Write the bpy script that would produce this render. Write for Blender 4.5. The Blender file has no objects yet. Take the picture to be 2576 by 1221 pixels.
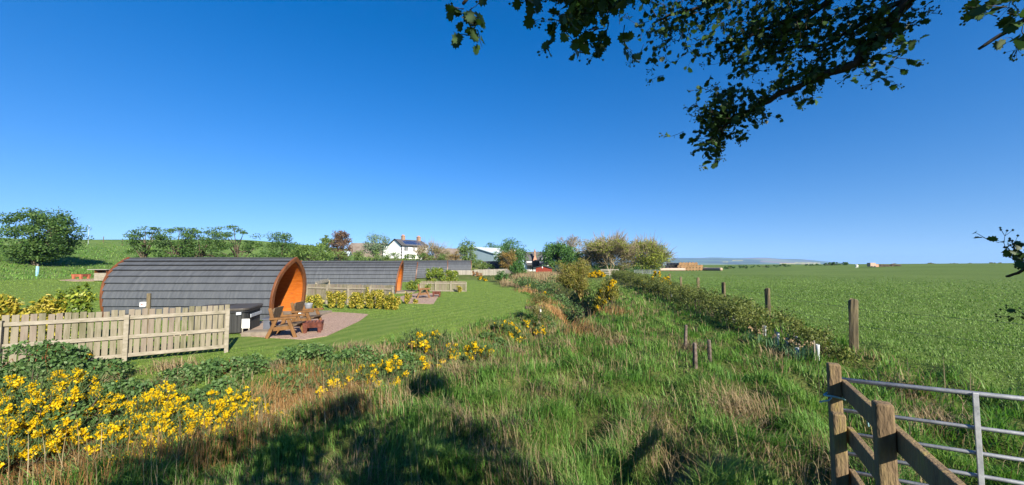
import bpy, math, random
import numpy as np
from mathutils import Vector, Matrix

sc = bpy.context.scene
COL = sc.collection
rng = np.random.default_rng(11)
random.seed(11)
R = math.radians

# ---------------------------------------------------------------- camera
EYE = 2.6
F, CX, CY = 950.0, 1288.0, 610.5          # focal length and centre of the 2576 x 1221 frame
PITCH = math.atan(54.5 / F)
cam_d = bpy.data.cameras.new('camera')
cam = bpy.data.objects.new('camera', cam_d)
COL.objects.link(cam)
cam.location = (0, 0, EYE)
cam.rotation_euler = (R(90) + PITCH, 0, 0)
cam_d.sensor_width = 36
cam_d.lens = 36 * F / 2576
cam_d.clip_start = 0.05
cam_d.clip_end = 20000
sc.camera = cam

# ---------------------------------------------------------------- sky and sun
SUN_EL, SUN_AZ = R(28), R(150)            # azimuth clockwise from straight ahead
w = bpy.data.worlds.new('World')
sc.world = w
w.use_nodes = True
nt = w.node_tree
bg = nt.nodes['Background']
sky = nt.nodes.new('ShaderNodeTexSky')
sky.sky_type = 'NISHITA'
sky.sun_disc = False
sky.sun_elevation = SUN_EL
sky.sun_rotation = SUN_AZ
sky.altitude = 0
sky.air_density = 1.0
sky.dust_density = 0.15
sky.ozone_density = 3.5
# a clean spring sky: the pale band right at the horizon is thin, the blue is strong
N_, L_ = nt.nodes.new, nt.links.new
tcw = N_('ShaderNodeTexCoord')
vm = N_('ShaderNodeVectorMath'); vm.operation = 'MULTIPLY_ADD'
vm.inputs[1].default_value = (1, 1, .86); vm.inputs[2].default_value = (0, 0, .115)
vn = N_('ShaderNodeVectorMath'); vn.operation = 'NORMALIZE'
L_(tcw.outputs['Generated'], vm.inputs[0]); L_(vm.outputs[0], vn.inputs[0]); L_(vn.outputs[0], sky.inputs['Vector'])
sep = N_('ShaderNodeSeparateColor'); sep.mode = 'HSV'; com = N_('ShaderNodeCombineColor'); com.mode = 'HSV'
L_(sky.outputs[0], sep.inputs[0])
ms_ = N_('ShaderNodeMath'); ms_.operation = 'MULTIPLY_ADD'; ms_.use_clamp = True; ms_.inputs[1].default_value = 2.1; ms_.inputs[2].default_value = -.515
mh_ = N_('ShaderNodeMath'); mh_.operation = 'ADD'; mh_.inputs[1].default_value = .008
mp_ = N_('ShaderNodeMath'); mp_.operation = 'POWER'; mp_.inputs[1].default_value = .97
mk_ = N_('ShaderNodeMath'); mk_.operation = 'MULTIPLY'; mk_.inputs[1].default_value = .685
L_(sep.outputs[0], mh_.inputs[0]); L_(mh_.outputs[0], com.inputs[0])
L_(sep.outputs[1], ms_.inputs[0]); L_(ms_.outputs[0], com.inputs[1])
L_(sep.outputs[2], mp_.inputs[0]); L_(mp_.outputs[0], mk_.inputs[0]); L_(mk_.outputs[0], com.inputs[2])
L_(com.outputs[0], bg.inputs['Color'])
bg.inputs['Strength'].default_value = 0.10
sd = bpy.data.lights.new('sun', 'SUN')
sd.energy = 5.0
sd.angle = R(0.5)
sd.color = (1.0, 0.91, 0.76)
sun = bpy.data.objects.new('sun', sd)
COL.objects.link(sun)
to_sun = Vector((math.sin(SUN_AZ) * math.cos(SUN_EL), math.cos(SUN_AZ) * math.cos(SUN_EL), math.sin(SUN_EL)))
sun.rotation_euler = to_sun.to_track_quat('Z', 'Y').to_euler()
sun.location = (20, -30, 30)
sc.view_settings.view_transform = 'Standard'
sc.view_settings.look = 'None'
sc.view_settings.exposure = 1.45
sc.view_settings.gamma = 1.0
sc.cycles.max_bounces = 6
sc.cycles.transparent_max_bounces = 4

# ---------------------------------------------------------------- helpers
def at(px, py, D):
    """world point at depth D (metres ahead) seen at photo position px, py"""
    a, b = (px - CX) / F, -(py - CY) / F
    c, s = math.cos(PITCH), math.sin(PITCH)
    d = Vector((a, c - b * s, s + b * c))
    return Vector((0, 0, EYE)) + d * (D / d.y)

def sst(a, b, x):
    t = np.clip((x - a) / (b - a), 0, 1)
    return t * t * (3 - 2 * t)

_ph = np.random.default_rng(3)
_dirs = [(_ph.uniform(0, 6.28), _ph.uniform(0, 6.28), _ph.uniform(.6, 1.6)) for _ in range(14)]
def wob(x, y, scale):
    """smooth pseudo-noise in about -1..1 with features of about `scale` metres"""
    r = 0
    for i, (a, p, f) in enumerate(_dirs):
        k = 6.283 / scale * f
        r = r + np.sin(k * (x * math.cos(a) + y * math.sin(a)) + p + 1.7 * np.sin(.37 * k * (x * math.sin(a) - y * math.cos(a)) + p))
    return r / 5.0

DITCH = np.array([(-16, -6), (-10.5, .2), (-7.2, 3.2), (-5.4, 5.2), (-4.4, 6.6), (-3.5, 7.8), (-2.2, 9.4), (-.4, 12.0), (1.6, 15.6), (3.4, 19.5), (4.9, 25), (4.7, 33), (2, 45), (-1, 60), (-1, 75)], float)
DDEPTH = np.array([.6, .7, .75, .75, .75, .75, .75, .85, 1.1, 1.25, 1.15, .9, .6, .3, 0])

def ditch(x, y):
    """signed distance to the stream (positive on the camera's side) and its depth there"""
    x, y = np.asarray(x, float), np.asarray(y, float)
    best = np.full(x.shape, 1e9); sg = np.ones(x.shape); dp = np.zeros(x.shape)
    for i in range(len(DITCH) - 1):
        ax, ay = DITCH[i]; bx, by = DITCH[i + 1]
        ux, uy = bx - ax, by - ay
        L2 = ux * ux + uy * uy
        t = np.clip(((x - ax) * ux + (y - ay) * uy) / L2, 0, 1)
        dx, dy = x - ax - t * ux, y - ay - t * uy
        d = np.hypot(dx, dy)
        side = np.where(ux * dy - uy * dx > 0, -1.0, 1.0)
        m = d < best
        best = np.where(m, d, best); sg = np.where(m, side, sg)
        dp = np.where(m, DDEPTH[i] + t * (DDEPTH[i + 1] - DDEPTH[i]), dp)
    return best * sg, dp

def fence_x(y):
    return 8.0 + .222 * (y - 9)

def H(x, y):
    x, y = np.asarray(x, float), np.asarray(y, float)
    s, dp = ditch(x, y)
    z = .5 * (sst(-.5, 2.2, s) * (1 - sst(13, 17, y) * sst(30, 23, y)) + sst(.2, 1.5, s) * sst(13, 17, y) * sst(30, 23, y))
    mid_ = sst(13, 17, y) * sst(30, 23, y)
    wd_ = np.where(s > 0, 1.05 - .1 * mid_, 1.15 + 1.0 * sst(10.5, 6.5, y) + .4 * mid_)
    dp = dp * (1 + .35 * mid_)
    z = z - dp * np.exp(-(s / wd_) ** 2)
    far = sst(30, 300, y)
    z = z - .9 * sst(30, 240, y) * sst(4, 12, x)
    z = z + 3.0 * sst(60, 190, x) * sst(20, 70, y)
    z = z + 1.3 * sst(-16, -37, x) + 5.4 * sst(-41, -80, x)
    z = z + .5 * sst(60, 72, y) * sst(-4, -9, x) + 2.6 * sst(82, 112, y) * sst(-4, -12, x)
    rough = sst(-4.5, -2.5, s) * sst(9, 6, x - fence_x(y) + 6)
    near = sst(70, 25, y)
    z = z + .10 * wob(x, y, 1.4) * rough * near + .05 * wob(x, y, 6) * rough * near
    # beyond the crest the land falls away to a low plain
    rr = np.hypot(x, y)
    z = z * (1 - sst(300, 900, rr)) - 14 * sst(260, 1500, rr)
    return z

def h(x, y):
    return float(H(np.array([x]), np.array([y]))[0])

def G(px, D, dz=0.0):
    x = (px - CX) / F * D
    return Vector((x, D, h(x, D) + dz))

def zones(x, y):
    s, dp = ditch(x, y)
    n = wob(x, y, 3.0)
    edge = -3.2 + .5 * wob(x, y, 7) + .15 * n
    inlawn = sst(edge + .25, edge - .25, s) * sst(-43, -40, x + .8 * n) * sst(66, 58, y)
    field = sst(.2, .9, x - fence_x(y)) * sst(1.5, 4, y + .3 * n)
    hill = sst(-40, -43, x + .8 * n) * (1 - 0 * x)
    soil = np.exp(-(s / (.75 + .6 * sst(13, 17, y) * sst(30, 23, y))) ** 2) * sst(.25, .8, dp)
    return inlawn, field, soil, hill, s, dp

class MB:
    def __init__(self):
        self.v, self.f, self.m = [], [], []
    def add(self, vs, fs, mi=0):
        n = len(self.v)
        self.v += [tuple(p) for p in vs]
        for f in fs:
            self.f.append(tuple(i + n for i in f)); self.m.append(mi)
    def box(self, c, size, rz=0.0, rot=None, mi=0, top=(1, 1)):
        sx, sy, sz = size[0] / 2, size[1] / 2, size[2] / 2
        vs = [Vector((x * sx * (top[0] if z > 0 else 1), y * sy * (top[1] if z > 0 else 1), z * sz)) for z in (-1, 1) for y in (-1, 1) for x in (-1, 1)]
        M = rot if rot is not None else Matrix.Rotation(rz, 3, 'Z')
        self.add([Vector(c) + M @ p for p in vs], [(0, 2, 3, 1), (4, 5, 7, 6), (0, 1, 5, 4), (2, 6, 7, 3), (0, 4, 6, 2), (1, 3, 7, 5)], mi)
    def bar(self, p, q, wd, ht, mi=0, up=(0, 0, 1)):
        p, q = Vector(p), Vector(q)
        d = (q - p); L = d.length; d.normalize()
        sd_ = d.cross(Vector(up))
        if sd_.length < 1e-4: sd_ = d.cross(Vector((0, 1, 0)))
        sd_.normalize(); u = sd_.cross(d)
        M = Matrix((d, sd_, u)).transposed()
        self.box((p + q) / 2, (L, wd, ht), rot=M, mi=mi)
    def tube(self, pts, rad, n=8, mi=0, cap=True):
        pts = [Vector(p) for p in pts]
        if not hasattr(rad, '__len__'): rad = [rad] * len(pts)
        vs, fs = [], []
        prev = None
        for i, p in enumerate(pts):
            d = (pts[min(i + 1, len(pts) - 1)] - pts[max(i - 1, 0)]).normalized()
            a = prev - d * prev.dot(d) if prev is not None else d.orthogonal()
            if a.length < 1e-5: a = d.orthogonal()
            a.normalize(); prev = a
            b = d.cross(a)
            for k in range(n):
                t = 6.28318 * k / n
                vs.append(p + (a * math.cos(t) + b * math.sin(t)) * rad[i])
        for i in range(len(pts) - 1):
            for k in range(n):
                k2 = (k + 1) % n
                fs.append((i * n + k, i * n + k2, (i + 1) * n + k2, (i + 1) * n + k))
        if cap:
            fs.append(tuple(range(n - 1, -1, -1)))
            fs.append(tuple((len(pts) - 1) * n + k for k in range(n)))
        self.add(vs, fs, mi)
    def lathe(self, prof, c=(0, 0, 0), n=20, mi=0):
        c = Vector(c); vs, fs = [], []
        for r, z in prof:
            for k in range(n):
                t = 6.28318 * k / n
                vs.append(c + Vector((r * math.cos(t), r * math.sin(t), z)))
        for i in range(len(prof) - 1):
            for k in range(n):
                k2 = (k + 1) % n
                fs.append((i * n + k, i * n + k2, (i + 1) * n + k2, (i + 1) * n + k))
        self.add(vs, fs, mi)
    def prism(self, poly, a, b, mi=0):
        """poly: list of (u, v) -> points a(u, v) and b(u, v)"""
        n = len(poly)
        vs = [a(*p) for p in poly] + [b(*p) for p in poly]
        fs = [tuple(range(n - 1, -1, -1)), tuple(range(n, 2 * n))] + [(i, (i + 1) % n, n + (i + 1) % n, n + i) for i in range(n)]
        self.add(vs, fs, mi)
    def build(self, name, mats, parent=None, smooth=False, bevel=0.0):
        me = bpy.data.meshes.new(name)
        me.from_pydata(self.v, [], self.f)
        if not isinstance(mats, (list, tuple)): mats = [mats]
        for m in mats: me.materials.append(m)
        me.polygons.foreach_set('material_index', self.m)
        if smooth: me.polygons.foreach_set('use_smooth', [True] * len(self.f))
        me.update()
        o = bpy.data.objects.new(name, me)
        COL.objects.link(o)
        if parent is not None: o.parent = parent
        if bevel:
            b = o.modifiers.new('bevel', 'BEVEL'); b.width = bevel; b.segments = 2; b.limit_method = 'ANGLE'; b.angle_limit = R(40)
        return o

def np_mesh(name, V, faces, mats, parent=None, smooth=False, mi=None):
    """V (N,3); faces: list of (M,k) int arrays"""
    me = bpy.data.meshes.new(name)
    V = np.ascontiguousarray(V, np.float32)
    loops = np.concatenate([f.ravel() for f in faces]).astype(np.int32)
    tot = np.concatenate([np.full(len(f), f.shape[1], np.int32) for f in faces])
    start = np.concatenate([[0], np.cumsum(tot)[:-1]]).astype(np.int32)
    me.vertices.add(len(V)); me.vertices.foreach_set('co', V.ravel())
    me.loops.add(len(loops)); me.loops.foreach_set('vertex_index', loops)
    me.polygons.add(len(tot)); me.polygons.foreach_set('loop_start', start)
    try: me.polygons.foreach_set('loop_total', tot)
    except Exception: pass
    if not isinstance(mats, (list, tuple)): mats = [mats]
    for m in mats: me.materials.append(m)
    if mi is not None: me.polygons.foreach_set('material_index', np.asarray(mi, np.int32))
    if smooth: me.polygons.foreach_set('use_smooth', np.ones(len(tot), bool))
    me.update(calc_edges=True)
    o = bpy.data.objects.new(name, me)
    COL.objects.link(o)
    if parent is not None: o.parent = parent
    return o

def tag(o, label=None, cat=None, group=None, kind=None):
    if label: o['label'] = label
    if cat: o['category'] = cat
    if group: o['group'] = group
    if kind: o['kind'] = kind
    return o

def thing(name, label, cat, loc=(0, 0, 0), rz=0.0, group=None):
    o = bpy.data.objects.new(name, None)
    o.empty_display_size = .2
    COL.objects.link(o)
    o.location = loc; o.rotation_euler = (0, 0, rz)
    return tag(o, label, cat, group)

def dup(root, loc, rz, label, scale=None):
    r = root.copy(); COL.objects.link(r)
    r.location = loc; r.rotation_euler = (0, 0, rz)
    if scale: r.scale = scale
    r['label'] = label
    for ch in list(root.children):
        c = ch.copy(); COL.objects.link(c); c.parent = r
        for g_ in list(ch.children):
            d = g_.copy(); COL.objects.link(d); d.parent = c
    return r

# ---------------------------------------------------------------- materials
def nodes_of(name):
    m = bpy.data.materials.new(name); m.use_nodes = True
    t = m.node_tree
    return m, t, t.nodes['Principled BSDF'], t.nodes.new, t.links.new

def ramp(t, cols, inter='LINEAR'):
    r = t.nodes.new('ShaderNodeValToRGB')
    cr = r.color_ramp; cr.interpolation = inter
    while len(cr.elements) > 1: cr.elements.remove(cr.elements[0])
    for i, c in enumerate(cols):
        p, c = c if len(c) == 2 else (i / max(1, len(cols) - 1), c)
        e = cr.elements[0] if i == 0 else cr.elements.new(p)
        e.position = p; e.color = (*c, 1)
    return r

ALB = .74
def pm(name, cols, scale=4.0, rough=.8, bump=.3, stretch=(1, 1, 1), detail=6, metallic=0.0, spec=.3, island=0.0, bdist=.01, fine=None):
    """noise-mottled surface; island: share of a random tone per loose piece"""
    if name not in ('white_paint', 'white_render'): cols = [tuple(q * ALB for q in c_) for c_ in cols]
    m, t, bs, N, L = nodes_of(name)
    tc = N('ShaderNodeTexCoord'); mp = N('ShaderNodeMapping'); mp.inputs['Scale'].default_value = stretch
    L(tc.outputs['Object'], mp.inputs[0])
    nz = N('ShaderNodeTexNoise'); nz.inputs['Scale'].default_value = scale; nz.inputs['Detail'].default_value = detail; nz.inputs['Roughness'].default_value = .65
    L(mp.outputs[0], nz.inputs['Vector'])
    val = nz.outputs['Fac']
    mr = N('ShaderNodeMapRange'); mr.inputs['From Min'].default_value = .3; mr.inputs['From Max'].default_value = .7
    L(val, mr.inputs[0]); val = mr.outputs[0]
    if island:
        ge = N('ShaderNodeNewGeometry')
        mx = N('ShaderNodeMix'); mx.inputs[0].default_value = island
        L(val, mx.inputs[2]); L(ge.outputs['Random Per Island'], mx.inputs[3]); val = mx.outputs[0]
    rp = ramp(t, cols); L(val, rp.inputs[0]); L(rp.outputs[0], bs.inputs['Base Color'])
    bs.inputs['Roughness'].default_value = rough; bs.inputs['Metallic'].default_value = metallic
    bs.inputs['Specular IOR Level'].default_value = spec
    if bump:
        bp = N('ShaderNodeBump'); bp.inputs['Strength'].default_value = bump; bp.inputs['Distance'].default_value = bdist
        src = nz.outputs['Fac']
        if fine:
            n2 = N('ShaderNodeTexNoise'); n2.inputs['Scale'].default_value = fine; n2.inputs['Detail'].default_value = 3
            L(mp.outputs[0], n2.inputs['Vector']); src = n2.outputs['Fac']
        L(src, bp.inputs['Height']); L(bp.outputs[0], bs.inputs['Normal'])
    return m

def leaf_mat(name, cols, trans=.3, rough=.55, patch=.0, pscale=.6, spec=.25, tint=1.35, gain=1.75):
    cols = [tuple(min(.85, q * gain * ALB) for q in c_) for c_ in cols]
    """leaf colour by loose piece, with slow variation through the plant"""
    m, t, bs, N, L = nodes_of(name)
    ge = N('ShaderNodeNewGeometry')
    val = ge.outputs['Random Per Island']
    if patch:
        tc = N('ShaderNodeTexCoord'); nz = N('ShaderNodeTexNoise'); nz.inputs['Scale'].default_value = pscale; nz.inputs['Detail'].default_value = 3
        L(tc.outputs['Object'], nz.inputs['Vector'])
        mr = N('ShaderNodeMapRange'); mr.inputs['From Min'].default_value = .32; mr.inputs['From Max'].default_value = .68
        L(nz.outputs['Fac'], mr.inputs[0])
        mx = N('ShaderNodeMix'); mx.inputs[0].default_value = patch
        L(val, mx.inputs[2]); L(mr.outputs[0], mx.inputs[3]); val = mx.outputs[0]
    rp = ramp(t, cols); L(val, rp.inputs[0]); L(rp.outputs[0], bs.inputs['Base Color'])
    bs.inputs['Roughness'].default_value = rough; bs.inputs['Specular IOR Level'].default_value = spec
    tr = N('ShaderNodeBsdfTranslucent')
    hs = N('ShaderNodeHueSaturation'); hs.inputs['Value'].default_value = tint; hs.inputs['Saturation'].default_value = 1.1
    L(rp.outputs[0], hs.inputs['Color']); L(hs.outputs[0], tr.inputs['Color'])
    ms = N('ShaderNodeMixShader'); ms.inputs[0].default_value = trans
    L(bs.outputs[0], ms.inputs[1]); L(tr.outputs[0], ms.inputs[2])
    L(ms.outputs[0], t.nodes['Material Output'].inputs['Surface'])
    return m

M = {}
M['shingle'] = pm('shingle', [(.054, .062, .075), (.078, .088, .104), (.104, .114, .128)], 2.2, .8, .5, (3.2, .35, .35), 8, bdist=.012, fine=30)
M['edge'] = pm('shaded_shingle_edge', [(.008, .009, .011), (.014, .016, .019)], 4, .9, 0)  # dark cut edge, blackened to paint in the shade under each course lip
M['ridge'] = pm('ridge', [(.03, .036, .042), (.05, .058, .062)], 6, .85, .4)
M['stain'] = pm('stained_wood', [(.085, .030, .011), (.145, .05, .016), (.20, .072, .024)], 5, .5, .25, (1, 1, .35), spec=.4)
M['orange'] = pm('orange_boards', [(.30, .07, .007), (.42, .11, .012), (.50, .15, .02)], 3, .5, .3, (1, .5, 6), spec=.35)
M['fence'] = pm('fence_boards', [(.085, .09, .04), (.14, .13, .078), (.235, .21, .155), (.20, .165, .13), (.13, .11, .085)], 5, .85, .6, (3, 3, .35), island=.55)
M['rail'] = pm('fence_rails', [(.16, .145, .095), (.29, .26, .205), (.39, .355, .30)], 6, .85, .5, (.8, .8, 2), island=.35)
M['greyfence'] = pm('grey_boards', [(.20, .185, .155), (.30, .28, .24), (.36, .34, .30)], 3, .85, .3, (3, 3, .4), island=.6)
M['post'] = pm('weathered_post', [(.055, .048, .03), (.105, .085, .05), (.16, .13, .075), (.19, .165, .06)], 5, .9, .6, (2.2, 2.2, .4), detail=9, island=.15)
M['gatepost'] = pm('lichen_post', [(.10, .068, .038), (.18, .125, .072), (.235, .17, .085), (.31, .25, .07)], 5, .9, .8, (1.6, 1.6, .45), detail=10, bdist=.012, fine=40)
M['chair'] = pm('chair_timber', [(.10, .048, .015), (.19, .092, .030), (.25, .135, .05)], 6, .65, .3, (1, 1, .5), island=.3)
M['slab'] = pm('log_slab', [(.06, .042, .026), (.115, .08, .05), (.17, .12, .08)], 6, .7, .4, (.6, 2, 2))
M['galv'] = pm('galvanised', [(.24, .26, .29), (.36, .38, .41), (.44, .46, .49)], 14, .5, .3, metallic=.35, spec=.5)
M['dark'] = pm('dark_plastic', [(.012, .013, .015), (.03, .032, .036)], 5, .5, .15, spec=.4)
M['tub'] = pm('tub_side', [(.020, .021, .022), (.036, .038, .038)], 4, .6, .2, (8, 8, .3))
M['lid'] = pm('tub_lid', [(.05, .045, .04), (.085, .075, .065)], 3, .55, .2)
M['step'] = pm('step_plastic', [(.075, .085, .11), (.11, .12, .15)], 6, .55, .1)
M['white'] = pm('white_paint', [(.66, .66, .63), (.80, .80, .78)], 2, .6, .1)
M['render'] = pm('white_render', [(.68, .68, .66), (.78, .78, .77), (.82, .82, .81)], .9, .85, .2)
M['rust'] = pm('rust_iron', [(.055, .018, .014), (.12, .035, .022), (.17, .055, .035)], 9, .8, .4)
M['brick'] = pm('orange_brick', [(.33, .10, .05), (.45, .15, .08)], 8, .85, .4)
M['gravel'] = pm('gravel', [(.16, .105, .078), (.32, .215, .165), (.43, .305, .24), (.52, .40, .33)], 16, .95, 1.0, detail=10, bdist=.04)
M['slabstone'] = pm('paving', [(.16, .13, .10), (.22, .185, .145), (.27, .23, .185)], 5, .9, .35)
M['slate'] = pm('slate_roof', [(.055, .055, .06), (.085, .085, .09), (.11, .105, .10)], 1.5, .75, .3, (1, 1, 3))
M['brownroof'] = pm('brown_roof', [(.13, .105, .085), (.20, .165, .135), (.25, .21, .18)], .6, .85, .3)
M['blueroof'] = pm('pale_steel_roof', [(.42, .52, .56), (.52, .62, .66)], .5, .5, .1, (4, .2, 1))
M['bluewall'] = pm('pale_blue_cladding', [(.26, .36, .42), (.32, .43, .49)], .6, .55, .1, (4, 4, .1))
M['glass'] = pm('dark_glass', [(.015, .02, .025), (.03, .04, .05)], 1, .1, 0, spec=.6)
M['solar'] = pm('solar_panel', [(.02, .035, .09), (.03, .05, .14)], 2, .15, 0, spec=.6)
M['chimney'] = pm('chimney_brick', [(.24, .15, .10), (.36, .25, .18)], 3, .9, .3)
M['pink'] = pm('pink_stone', [(.40, .20, .13), (.52, .30, .21)], 2, .9, .3)
M['redshed'] = pm('red_boards', [(.19, .028, .014), (.27, .045, .022)], 2, .7, .3, (.4, .4, 8))
M['felt'] = pm('green_felt', [(.02, .035, .035), (.04, .06, .058)], 3, .9, .2)
M['greensteel'] = pm('green_steel', [(.008, .03, .02), (.014, .05, .033)], 3, .5, .1, (6, 6, .2))
M['straw_bale'] = pm('straw_bale', [(.20, .115, .05), (.31, .19, .09), (.38, .25, .13)], 5, .95, .6)
M['black_wrap'] = pm('black_wrap', [(.008, .009, .011), (.018, .02, .024)], 4, .25, .2, spec=.6)
M['pink_wrap'] = pm('pale_wrap', [(.34, .245, .185), (.44, .34, .27)], 3, .45, .2, (.4, 1, 1))
M['bark'] = pm('bark', [(.05, .037, .026), (.10, .078, .055), (.16, .13, .09)], 8, .95, .8, (1, 1, .4), detail=10)
M['darkbark'] = pm('dark_bark', [(.022, .017, .013), (.045, .036, .028), (.075, .06, .045)], 14, .95, .9, detail=10)
M['palebark'] = pm('pale_bark', [(.20, .165, .10), (.30, .25, .16)], 4, .95, .4)
M['yellowbark'] = pm('yellow_bark', [(.22, .17, .05), (.36, .28, .09)], 5, .9, .4)
M['twig'] = pm('bare_twigs', [(.22, .175, .11), (.35, .29, .19)], 3, .95, .2, island=.5)
M['rope'] = pm('blue_rope', [(.22, .42, .44), (.36, .58, .60)], 30, .8, .4)
M['concrete'] = pm('stone_post', [(.06, .045, .037), (.12, .09, .075), (.22, .185, .16)], 12, .95, .6)
M['wire'] = pm('fence_wire', [(.09, .09, .09), (.16, .16, .16)], 9, .5, 0, metallic=.6)
M['bluepaint'] = pm('blue_paint', [(.25, .52, .72), (.36, .62, .80)], 6, .5, .1)
M['zinc'] = pm('zinc', [(.40, .46, .54), (.58, .63, .70)], 7, .4, .1, metallic=.4)
M['red'] = pm('red_paint', [(.55, .02, .015), (.65, .04, .03)], 6, .5, 0)
M['trim'] = pm('black_trim', [(.008, .010, .014), (.02, .024, .03)], 3, .5, 0)
M['tubewhite'] = pm('tree_guard', [(.32, .36, .37), (.58, .61, .61)], 9, .5, .1)

LF = {}
LF['haw'] = leaf_mat('hawthorn_leaves', [(.016, .044, .010), (.036, .082, .018), (.066, .125, .028), (.105, .16, .045)], .26, patch=.5, pscale=.9, gain=1.4)
LF['hawdark'] = leaf_mat('overhanging_leaves', [(.018, .042, .012), (.030, .068, .016), (.050, .100, .022)], .30, rough=.5, spec=.3, gain=1.35)
LF['dark'] = leaf_mat('deep_green_leaves', [(.014, .040, .010), (.030, .078, .016), (.050, .11, .024), (.075, .15, .035)], .25, patch=.45, pscale=.5)
LF['mid'] = leaf_mat('mid_green_leaves', [(.030, .060, .012), (.060, .105, .022), (.095, .145, .035), (.12, .17, .05)], .3, patch=.45, pscale=.4)
LF['yel'] = leaf_mat('yellow_green_leaves', [(.060, .075, .012), (.11, .135, .018), (.17, .20, .025), (.21, .235, .04)], .35, patch=.45, pscale=.4)
LF['olive'] = leaf_mat('olive_leaves', [(.055, .055, .018), (.10, .098, .028), (.15, .14, .045)], .3, patch=.4, pscale=.5)
LF['willow'] = leaf_mat('willow_leaves', [(.055, .062, .012), (.10, .105, .02), (.15, .15, .028), (.20, .18, .03)], .3, patch=.4, pscale=.8, gain=1.6)
LF['copper'] = leaf_mat('copper_leaves', [(.045, .026, .016), (.09, .055, .032), (.14, .095, .055)], .25, patch=.4)
LF['grey'] = leaf_mat('grey_green_leaves', [(.06, .10, .05), (.10, .15, .08), (.15, .20, .12)], .3, patch=.4)
LF['rusty'] = leaf_mat('rusty_leaves', [(.09, .065, .018), (.16, .11, .03), (.20, .14, .04)], .3, patch=.4)
LF['varie'] = leaf_mat('variegated_leaves', [(.05, .10, .015), (.14, .19, .02), (.42, .36, .035), (.62, .52, .09), (.68, .60, .20)], .3, patch=.35, pscale=2.5, gain=0.9)
LF['laurel'] = leaf_mat('laurel_leaves', [(.025, .05, .008), (.065, .105, .014), (.13, .17, .02), (.28, .28, .03)], .25, rough=.4, spec=.4, patch=.45, pscale=1.5)
LF['bramble'] = leaf_mat('bramble_leaves', [(.018, .042, .012), (.035, .075, .02), (.06, .11, .032), (.09, .10, .045)], .22, patch=.4, pscale=2)
LF['hedge'] = leaf_mat('hedge_leaves', [(.024, .036, .011), (.052, .070, .017), (.088, .108, .025), (.125, .135, .03)], .28, patch=.5, pscale=1.2)
LF['gorse'] = leaf_mat('gorse_needles', [(.018, .036, .012), (.038, .068, .02), (.06, .095, .03)], .15, rough=.7)
LF['bloom'] = leaf_mat('gorse_blossom', [(.72, .47, .004), (.84, .60, .006), (.86, .66, .012)], .42, rough=.6, gain=1)
LF['grass'] = leaf_mat('rough_grass', [(.024, .066, .011), (.048, .118, .018), (.078, .165, .028), (.115, .19, .042), (.17, .19, .07)], .34, patch=.5, pscale=.8)
LF['field'] = leaf_mat('field_grass', [(.056, .110, .019), (.085, .152, .029), (.118, .192, .045)], .3, patch=.5, pscale=.12)
LF['lawn'] = leaf_mat('lawn_grass', [(.065, .115, .018), (.095, .155, .025), (.13, .185, .036)], .25, patch=.5, pscale=.5)
LF['straw'] = leaf_mat('dry_grass', [(.24, .17, .08), (.38, .29, .15), (.50, .41, .25)], .25, rough=.8, gain=0.8)
LF['russet'] = leaf_mat('russet_grass', [(.17, .09, .03), (.28, .16, .06), (.38, .25, .11)], .25, rough=.8, gain=1.25)
LF['petal'] = leaf_mat('daffodil_petals', [(.75, .50, .25), (.80, .62, .40)], .3, gain=.6)
LF['daisy'] = leaf_mat('daisy_petals', [(.75, .75, .72), (.8, .8, .78)], .2, gain=1)
LF['daffleaf'] = leaf_mat('daffodil_leaves', [(.05, .12, .05), (.09, .17, .08)], .25)

# ---------------------------------------------------------------- the ground: one sheet out to the horizon
def graded(fine, step, lim, g):
    a = list(np.arange(0, fine, step)); s = step
    while a[-1] < lim:
        s *= g; a.append(a[-1] + s)
    return np.array(a)

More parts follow.
